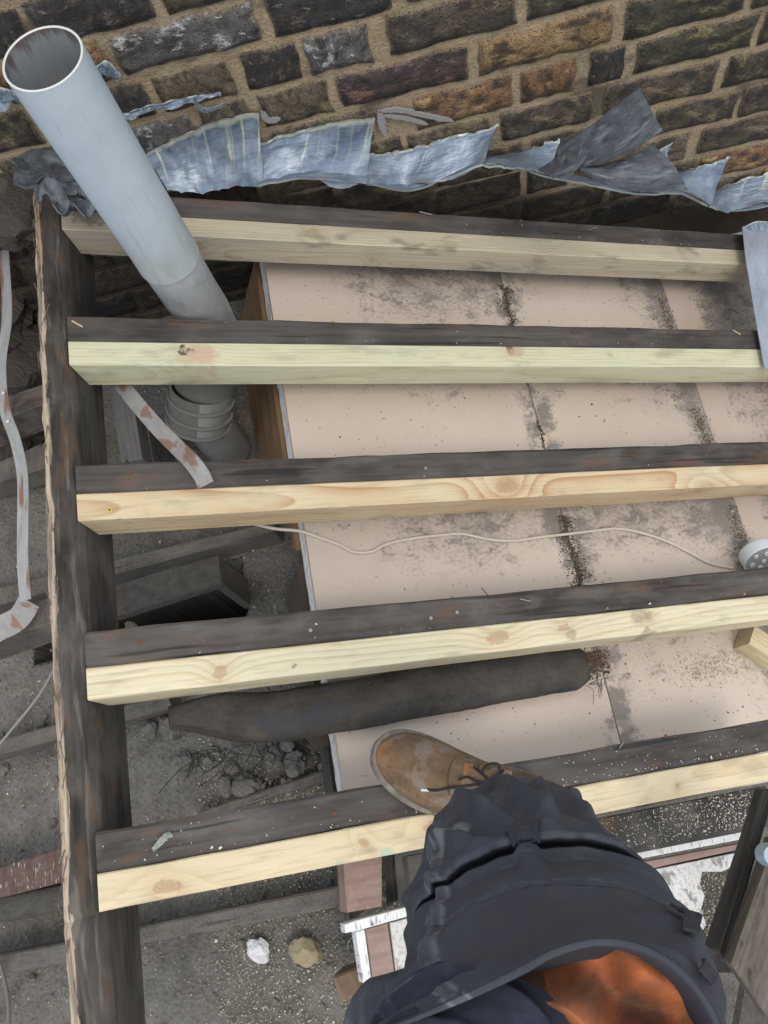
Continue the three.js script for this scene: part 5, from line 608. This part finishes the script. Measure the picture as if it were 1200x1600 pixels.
// lower middle: cut timbers, foam edges, offcut
roofSlab('pink_timber', 'dusty pinkish timber block just left of the knee', 'timber', [[0.4035, -0.15, 0.0424], [0.4758, -0.15, 0.0401], [0.4587, -0.15, 0.1351], [0.3968, -0.15, 0.1334]], -0.15, 0.05, pinkWood);
beam('dark_batten', 'dark batten in the gap between the pinkish timber and the knee', [[0.3606, -0.4, 0.0507], [0.3749, -0.4, 0.0509], [0.3641, -0.4, 0.1381], [0.3497, -0.4, 0.14]], 0.06, { dark: [0.02, 0.018, 0.016], light: [0.06, 0.055, 0.05] });
roofSlab('grey_sheet', 'smooth grey sheet in shadow left of the knee', 'sheet', [[0.524, -0.24, 0.0436], [0.622, -0.24, 0.0488], [0.5947, -0.24, 0.1788], [0.5158, -0.24, 0.142]], -0.24, 0.01, flat(0.17, 0.17, 0.165, 0.6));
roofSlab('foam_strip', 'white speckled foam edge strip left of the trouser knee', 'foam strip', [[0.386, -0.14, 0.1488], [0.4066, -0.14, 0.1469], [0.565, -0.14, 0.1405], [0.5644, -0.14, 0.1549], [0.4084, -0.14, 0.163], [0.3861, -0.14, 0.1626]], -0.14, 0.03, foamM);
roofSlab('foam_strip', 'short white foam edge running towards the viewer left of the trouser leg', 'foam strip', [[0.4088, -0.16, 0.1662], [0.425, -0.16, 0.1653], [0.4238, -0.16, 0.238], [0.4092, -0.16, 0.2445]], -0.16, 0.03, foamM);
roofSlab('pink_timber', 'narrow pinkish weathered timber between the short foam edge and the trousers', 'timber', [[0.4274, -0.165, 0.1661], [0.4686, -0.165, 0.164], [0.4664, -0.165, 0.2513], [0.4267, -0.165, 0.2429]], -0.165, 0.04, pinkWood);
roofSlab('wall_panel', 'small white panel edge glimpsed beside the trouser leg', 'panel', [[0.4734, -0.17, 0.1652], [0.572, -0.17, 0.1614], [0.5493, -0.17, 0.2692], [0.4701, -0.17, 0.2525]], -0.17, 0.02, scuffed);
{ const t = beam('wood_offcut', 'brown wooden offcut with a pale sawn end, beside the trousers at the bottom', [[0.224, -0.45, 0.2459], [0.2807, -0.45, 0.2355], [0.3047, -0.45, 0.2622], [0.2313, -0.45, 0.2907]], 0.10, { dark: [0.10, 0.06, 0.035], light: [0.22, 0.14, 0.085], cat: 'offcut', wob: 0.001 }); }

// ---------- the person ----------
{
  const rings = [[0.6181, 0.0489, 0.0239, 0.0561, 0.0379], [0.6122, 0.1348, 0.0232, 0.0632, 0.0403], [0.6024, 0.2613, 0.0289, 0.0756, 0.0477], [0.5958, 0.3753, 0.0392, 0.0841, 0.0553], [0.5942, 0.4605, 0.0544, 0.0810, 0.0626], [0.6005, 0.5371, 0.0771, 0.0912, 0.0654], [0.6056, 0.5994, 0.0953, 0.0939, 0.0656], [0.6068, 0.6576, 0.1109, 0.0949, 0.0591], [0.6017, 0.7127, 0.1218, 0.0983, 0.0538], [0.6002, 0.7426, 0.1279, 0.0969, 0.0620]];
  const base = V(rings[0][0], -0.24, rings[0][2]), t = thing('person', base, 'person in navy work trousers and tan boot, seen from above, standing on the nearest rafter', 'person');
  const navyT = sep(bake(1024, 1024, (u, v) => { const m = fbm(u * 7, v * 7, 0, 4), w = 0.5 + 0.25 * Math.sin(u * 2600 + v * 1300) + 0.25 * vn(u * 500, v * 500), d = fbm(u * 12 + 3, v * 14, 0, 4), f = vn(u * 300, v * 300); let c = mixc([0.026, 0.028, 0.038], [0.056, 0.060, 0.078], 0.45 + 0.9 * (m - 0.5) + 0.25 * (w - 0.5)); c = mixc(c, [0.07, 0.07, 0.075], 0.35 * sst(0.55, 0.85, d));
    const ss = u * 434 / 420, aa = v * Math.PI * 2, sd = aa - (Math.PI + 0.75); c = mixc(c, [0.125, 0.132, 0.155], 0.85 * sst(0.35, 0.5, ss) * (gauss(Math.abs(sd) - 0.07, 0.018) + 0.5 * gauss(sd, 0.08)) * sst(0.3, 0.6, fbm(u * 40, v * 90, 0, 3)));
    const st = Math.hypot((ss - 0.555 + (aa - 4.2) * 0.05) / 0.028, (aa - 4.17) / 0.22) + 1.2 * (fbm(u * 30, v * 40, 5, 3) - 0.5); c = mixc(c, [0.165, 0.185, 0.195], 0.85 * sst(1.0, 0.5, st)); c = mixc(c, [0.095, 0.10, 0.118], 0.55 * sst(0.5, 0.75, fbm(u * 16, v * 22, 2, 5)) * sst(0.95, 0.5, ss)); c = mixc(c, [0.16, 0.155, 0.14], 0.5 * gauss((ss - 0.575) / 0.012 + (aa - 3.95) * 2.5, 0.7) * sst(0.25, 0.1, Math.abs(aa - 3.95)));
    for (const e of [0.655, 0.692, 0.775]) c = mixc(c, [0.10, 0.105, 0.125], 0.4 * gauss(ss - e - 0.012, 0.004) * sst(0.35, 0.6, fbm(u * 50, v * 60, 0, 2))); if (f > 0.992) c = mixc(c, [0.3, 0.3, 0.3], 0.5); return [...c, 0.5 + 0.35 * (w - 0.5) + 0.4 * (m - 0.5)]; }));
  const navy = mat(navyT, 0.95, 0.0022);
  const keys = rings, N = 420, Mseg = 160, cr = (k) => new THREE.CatmullRomCurve3(keys.map((r) => V(...k(r)))), C = cr((r) => [r[0], r[1], r[2]]), S = cr((r) => [r[3], r[4], 0]);
  const FOLDS = [[0.30, 4.05, 0.63, 4.72, 0.013, 0.008], [0.22, 4.5, 0.6, 5.0, 0.012, 0.008], [0.44, 3.72, 0.645, 4.4, 0.010, 0.007], [0.34, 5.3, 0.64, 4.95, 0.011, 0.007], [0.25, 5.75, 0.55, 5.5, 0.008, 0.012], [0.70, 3.3, 0.95, 3.75, 0.006, 0.010], [0.70, 6.1, 0.92, 5.7, 0.006, 0.010], [0.5, 3.2, 0.66, 3.7, 0.006, 0.009]];
  const out = [], seam1 = 0.667, seam2 = 0.785;
  const hemPts = [[0.4978, 0.7596, 0.1118], [0.5074, 0.7619, 0.1061], [0.5291, 0.763, 0.1012], [0.5506, 0.7641, 0.0964], [0.5722, 0.7655, 0.0909], [0.591, 0.767, 0.0857], [0.6069, 0.7686, 0.0806], [0.6236, 0.7681, 0.0784], [0.6388, 0.7665, 0.0795], [0.6544, 0.7633, 0.0851], [0.669, 0.7571, 0.0961], [0.6809, 0.749, 0.1131], [0.6876, 0.7403, 0.1332], [0.6885, 0.7304, 0.1575], [0.6691, 0.7205, 0.1896], [0.6231, 0.7212, 0.1977], [0.5584, 0.7314, 0.1831], [0.5105, 0.7438, 0.1529]], hemC = VA([0.6022, 0.7461, 0.1386]);
  const hemAt = (() => { const cv = new THREE.CatmullRomCurve3(hemPts.map(VA), true, 'centripetal').getPoints(720).map((p) => ({ p, a: (Math.atan2(p.z - hemC.z, p.x - hemC.x) + Math.PI * 2) % (Math.PI * 2) })).sort((x, y) => x.a - y.a); return (a) => { let k = cv.findIndex((q) => q.a >= a); if (k < 0) k = 0; return cv[k].p; }; })();
  const gate = (a) => sst(3.55, 3.85, a) * (1 - sst(4.62, 4.70, a)) + sst(4.80, 4.88, a) * (1 - sst(5.5, 5.8, a));   // where the knee pocket gapes
  const surf = (s, a, dr, dy) => {
    const c = C.getPoint(Math.min(1, s)), r = S.getPoint(Math.min(1, s)), ca = Math.cos(a), sa = Math.sin(a), front = Math.max(0, -sa);
    let d = -0.004 + 0.010 * (fbm(ca * 1.6 + 4, sa * 1.6 + s * 3, s * 5 + 1, 3) - 0.5);
    d += 0.005 * (1 - s) * Math.pow(0.5 + 0.5 * Math.sin(a * 3 + s * 34 + 4 * fbm(ca * 2, s * 4, 3, 2)), 3) * sst(0.02, 0.12, s) * (1 - sst(0.45, 0.6, s));
    d += 0.0065 * Math.pow(0.5 + 0.5 * Math.sin(s * 70 + 2.5 * ca + 6 * fbm(ca * 1.5 + 9, sa * 1.5, s * 3 + 2, 2)), 4) * sst(0.3, 0.6, s) * (1 - sst(0.9, 0.98, s)) * Math.abs(ca) * Math.abs(ca);
    const sd = a - (Math.PI + 0.75); d += sst(0.3, 0.5, s) * (0.0045 * gauss(sd, 0.05) - 0.0025 * gauss(Math.abs(sd) - 0.10, 0.02));
    for (const [s0, a0, s1, a1, hh, ww] of FOLDS) { const px = (s - s0) * 0.75, py = (a - a0) * 0.1, qx = (s1 - s0) * 0.75, qy = (a1 - a0) * 0.1, tt = Math.min(1, Math.max(0, (px * qx + py * qy) / (qx * qx + qy * qy))), e = Math.hypot(px - tt * qx, py - tt * qy); d += hh * (gauss(e, ww) + 0.35 * gauss(e, ww * 2.4)) * sst(0.08, 0.5, tt) * (1 - 0.5 * sst(0.8, 1, tt)); }
    d += front * gate(a) * (0.006 * gauss(s - seam1 + 0.012, 0.022) - 0.009 * sst(seam1 - 0.001, seam1 + 0.001, s) * (1 - sst(seam1 + 0.01, seam1 + 0.10, s)));
    d += dr;
    const p = V(c.x + ca * (r.x + d), c.y + dy + 0.004 * (fbm(ca * 3, sa * 3, s * 9 + 4, 2) - 0.5), c.z + sa * (r.y + d)), k = sst(0.79, 1, s);
    if (k > 0) { const h = hemAt((a + Math.PI * 2) % (Math.PI * 2)); p.lerp(V(h.x + ca * dr, h.y + dy, h.z + sa * dr), k); }
    return p.sub(base);
  };
  const row = (s, dr = 0, dy = 0, pocket = 0) => out.push(Array.from({ length: Mseg }, (_, j) => { const a = j / Mseg * Math.PI * 2, g = pocket ? gate(a) * Math.max(0, -Math.sin(a)) : 1; return surf(pocket ? s : s, a, dr * g, dy * g); }));
  for (let i = 0; i <= N; i++) {
    const s = i / N; row(s);
    if (i === Math.round(seam1 * N)) { row(s, -0.0022, -0.001, 1); row(s, -0.004, -0.012, 1); row(s, -0.007, -0.030, 1); row(s, -0.0115, -0.030, 1); row(s, -0.012, -0.012, 1); }
    if (i === Math.round(seam2 * N)) { row(s, -0.001, 0, 1); row(s, -0.003, -0.008, 1); row(s, -0.005, -0.008, 1); }
  }
  // the top hem: cloth thickness, then down inside
  row(1, -0.0018, 0.0012); row(1, -0.0036, 0.0002); row(1, -0.005, -0.012); row(1, -0.012, -0.05); row(1, -0.03, -0.075);
  const tg = loft(out, { cap0: true, cap1: true }); const uvA = tg.attributes.uv; for (let i = 0; i < out.length * (Mseg + 1); i++) uvA.setXY(i, Math.floor(i / (Mseg + 1)) / out.length, (i % (Mseg + 1)) / Mseg);
  mesh('trousers', tg, navy, t);
  // tab on the knee pocket
  const patch = (name, s0, s1, a0, a1, lift) => { const P = []; for (let i = 0; i <= 10; i++) for (let j = 0; j <= 8; j++) P.push(surf(lerp(s0, s1, j / 8), lerp(a0, a1, i / 10), lift + 0.002 * Math.sin(Math.PI * j / 8), 0)); mesh(name, thicken(P, 10, 8, 0.002), navy, t); };
  patch('knee_tab', seam1 - 0.03, seam1 + 0.004, 4.64, 4.86, 0.004);
  patch('belt_loop', 0.80, 0.86, 5.70, 5.80, 0.006); patch('belt_loop', 0.90, 0.985, 5.86, 5.97, 0.006);
  // orange shirt bunched inside the opening
  const nr = 60, na = 144, pos = [], idx = [], uv = [];
  for (let i = 0; i <= nr; i++) for (let j = 0; j <= na; j++) {
    const q = i / nr * 0.955, a = j / na * Math.PI * 2, h = hemAt(a % (Math.PI * 2)), X = hemC.x + (h.x - hemC.x) * q, Z = hemC.z + (h.z - hemC.z) * q, x = (X - hemC.x) / 0.075, z = (Z - hemC.z) / 0.06;
    const wx = x + 0.7 * (fbm(x * 0.9 + 5, z * 0.9, 3, 2) - 0.5), wz = z + 0.7 * (fbm(x * 0.9, z * 0.9 + 8, 3, 2) - 0.5), e = 1 - Math.pow(q, 5), ph = (wz * 0.85 - wx * 0.6) * 8.2 + 2.2;
    const fold = 1 - Math.pow(Math.abs(Math.sin(ph * 0.5)), 1.5), sub = 0.5 + 0.5 * Math.sin((wz * 0.5 + wx * 0.9) * 7 + 1);
    pos.push(X - base.x, hemC.y - base.y - 0.050 + e * (0.046 * fold + 0.008 * sub + 0.012 * (fbm(x * 2.4, z * 2.4, 6, 3) - 0.5)), Z - base.z); uv.push(x, z);
  }
  for (let i = 0; i < nr; i++) for (let j = 0; j < na; j++) { const a = i * (na + 1) + j; idx.push(a, a + 1, a + na + 1, a + 1, a + na + 2, a + na + 1); }
  const og = new THREE.BufferGeometry(); og.setAttribute('position', new THREE.Float32BufferAttribute(pos, 3)); og.setAttribute('uv', new THREE.Float32BufferAttribute(uv, 2)); og.setIndex(idx); og.computeVertexNormals();
  mesh('orange_shirt', og, mat(bake(512, 512, (u, v) => { const m = fbm(u * 5, v * 5, 0, 5), w = vn(u * 240, v * 240), k = fbm(u * 60, v * 60, 0, 2); const c = mixc([0.12, 0.062, 0.040], [0.50, 0.150, 0.050], 0.5 + 2.2 * (fbm(u * 2.2 + 3, v * 2.2, 0, 4) - 0.5) + 0.5 * (m - 0.5) + 0.5 * (k - 0.5)); return [...c, 0.5 + 0.4 * (w - 0.5)]; }), 0.9, 0.0004), t);
  // dark jacket front falling over the lower left
  const lump = (name, R5, seed, m, ys) => { const jo = []; for (let i = 0; i <= 48; i++) { const th = i / 48 * Math.PI, ring = []; for (let j = 0; j < 72; j++) { const a = j / 72 * Math.PI * 2, d = 0.010 * (fbm(th * 1.6 + seed, Math.cos(a) * 1.3 + 3, Math.sin(a) * 1.3 + 4, 3) - 0.5) + 0.005 * Math.pow(0.5 + 0.5 * Math.sin(a * 3 + th * 7 + seed + 4 * fbm(th, Math.cos(a), seed, 2)), 4), sr = Math.pow(Math.sin(th), 0.8); ring.push(V(R5[0] + Math.cos(a) * (R5[3] * sr + d) - base.x, R5[1] + Math.cos(th) * ys + d * 0.7 - base.y, R5[2] + Math.sin(a) * (R5[4] * sr + d) - base.z)); } jo.push(ring); } mesh(name, loft(jo), m, t); };
  lump('jacket_side', [0.514, 0.6558, 0.166, 0.0482, 0.0722], 2.2, navy, 0.05);
  lump('jacket_front', [0.5525, 0.739, 0.1395, 0.0566, 0.0537], 7.1, mat(navyT, 0.95, 0.001, { color: new THREE.Color().setRGB(0.30, 0.33, 0.46) }), 0.022);

  // ---- boot: local frame along the foot (x towards the heel), y off the rafters, z across
  const boot = new THREE.Group(); boot.name = 'boot'; t.add(boot);
  const toe = R(0.441, 0.0015, -0.108), ang = Math.atan2(-0.41, 0.912); boot.position.copy(toe).sub(base); boot.rotation.order = 'ZYX'; boot.rotation.set(0, ang, -PITCH, 'ZYX');
  const W = (s) => { const k = s / 0.29; return k < 0.36 ? 0.0565 * Math.sqrt(Math.max(0, 1 - Math.pow(1 - k / 0.36, 2.3))) : k < 0.9 ? lerp(0.0565, 0.041, sst(0.36, 0.75, k)) : 0.041 * Math.sqrt(Math.max(0, 1 - Math.pow((k - 0.9) / 0.1, 2))); };
  const H = (s) => { const k = s / 0.29; return 0.028 + 0.030 * sst(0, 0.14, k) + 0.055 * sst(0.28, 0.62, k); };
  const nb = 56, br = [], so = []; const off = (s) => -0.012 * sst(0.0, 0.14, s) * (1 - sst(0.14, 0.29, s)) * -1;
  for (let i = 0; i <= nb; i++) {
    const s = 0.29 * Math.pow(i / nb, 1.25), w = Math.max(0.0015, W(s) - 0.0012), h = H(s), ring = [], k = s / 0.29;
    for (let j = 0; j < 40; j++) { const a = j / 40 * Math.PI * 2, ca = Math.cos(a), sa = Math.sin(a), sq = 0.72; const z = Math.sign(ca) * Math.pow(Math.abs(ca), 0.75) * w, y = sa >= 0 ? 0.014 + Math.pow(sa, 0.85) * (h - 0.014) * Math.min(1, Math.sqrt(w / 0.03)) : 0.014 + sa * 0.006; const cre = 0.0022 * Math.sin(s * 190 + ca * 2) * gauss(s - 0.115, 0.03) * Math.max(0, sa); ring.push(V(s, y + cre + 0.002 * (fbm(s * 40, ca * 2 + 3, sa * 2, 3) - 0.5), z * (sa > 0.2 ? 1 - 0.35 * sst(0.3, 0.7, k) * sa : 1) + off(s))); }
    br.push(ring);
    const ws = Math.max(0.004, W(s + 0.001) + 0.0016); so.push([V(s - 0.004, 0.017, off(s) - ws), V(s - 0.004, 0.017, off(s)), V(s - 0.004, 0.017, off(s) + ws), V(s - 0.004, 0.013, off(s) + ws + 0.0022), V(s - 0.004, 0.003, off(s) + ws + 0.001), V(s - 0.004, 0, off(s)), V(s - 0.004, 0.003, off(s) - ws - 0.001), V(s - 0.004, 0.013, off(s) - ws - 0.0022)]);
  }
  const suede = sep(bake(512, 512, (u, v) => { const m = fbm(u * 7, v * 6, 0, 5), n = fbm(u * 40, v * 40, 0, 3), d = fbm(u * 9 + 7, v * 8, 0, 4); let c = mixc([0.075, 0.050, 0.031], [0.20, 0.128, 0.072], 0.52 + 1.5 * (m - 0.5) + 0.5 * (n - 0.5)); c = mixc(c, [0.20, 0.165, 0.13], 0.7 * sst(0.48, 0.66, d)); c = mixc(c, [0.045, 0.03, 0.02], 0.5 * sst(0.6, 0.75, fbm(u * 14, v * 18 + 3, 0, 4))); c = mixc(c, [0.26, 0.125, 0.040], 0.75 * (1 - sst(0.02, 0.16, u))); return [...c, 0.5 + 0.6 * (n - 0.5) + 0.3 * (m - 0.5)]; }));
  mesh('boot_upper', loft(br), mat(suede, 0.92, 0.0016), boot);
  mesh('boot_sole', loft(so, { crease: 0.9 }), mat(bake(256, 64, (u, v) => { const m = fbm(u * 20, v * 5, 0, 4); return [...mixc([0.10, 0.09, 0.075], [0.28, 0.26, 0.22], 0.5 + 1.6 * (m - 0.5)), m]; }), 0.9, 0.002), boot);
  const lace = flat(0.018, 0.016, 0.015, 0.9), LY = (s, z) => H(s) + 0.002 - 30 * z * z * 0.25;
  const lp = (list, r = 0.0021, m = lace, name = 'lace') => mesh(name, tube(list.map(([s, z, dy]) => V(s, LY(s, z) + (dy || 0), z + off(s))), r, { seg: 60, rad: 8 }), m, boot);
  lp([[0.165, 0.004], [0.14, 0.012], [0.115, 0.022, 0.002], [0.10, 0.030, 0.002], [0.086, 0.034, 0.001]]); lp([[0.090, 0.0332, 0.001], [0.078, 0.037, 0.0005]], 0.0024, flat(0.55, 0.55, 0.53, 0.5), 'lace_tip');
  lp([[0.16, 0.0, 0.002], [0.15, -0.012, 0.012], [0.158, -0.024, 0.016], [0.172, -0.024, 0.014], [0.172, -0.010, 0.006], [0.162, 0.0, 0.004]], 0.0023);
  lp([[0.150, 0.022], [0.160, 0.010, 0.004], [0.172, -0.004, 0.003], [0.185, -0.020]], 0.0023); lp([[0.142, -0.018], [0.158, -0.004, 0.003], [0.172, 0.010, 0.003], [0.182, 0.022]], 0.0023); lp([[0.125, 0.006], [0.135, 0.0, 0.003], [0.145, 0.004, 0.003], [0.162, 0.004, 0.004]], 0.002);
  for (const [es, ez] of [[0.148, 0.021], [0.163, 0.022], [0.146, -0.019], [0.161, -0.020]]) { const g = new THREE.TorusGeometry(0.0030, 0.0010, 8, 16); g.rotateX(Math.PI / 2); g.translate(es, LY(es, ez) + 0.0016, ez + off(es)); mesh('eyelet', g, flat(0.10, 0.075, 0.05, 0.5, { metalness: 0.4 }), boot); }
  lp([[0.118, -0.030, -0.001], [0.112, -0.016, 0], [0.110, 0.0, 0], [0.113, 0.017, 0], [0.120, 0.032, -0.001]], 0.0011, flat(0.07, 0.045, 0.028, 0.9), 'vamp_seam');
  const tp = []; for (let i = 0; i <= 10; i++) for (let j = 0; j <= 8; j++) { const s = lerp(0.13, 0.2, i / 10), z = lerp(-0.022, 0.022, j / 8); tp.push(V(s, LY(s, z) - 0.0015, z + off(s))); } mesh('tongue', thicken(tp, 10, 8, 0.003), mat(suede, 0.92, 0.0016, { color: new THREE.Color().setRGB(1.25, 1.2, 1.15) }), boot);
}
renderer.render(scene, camera);
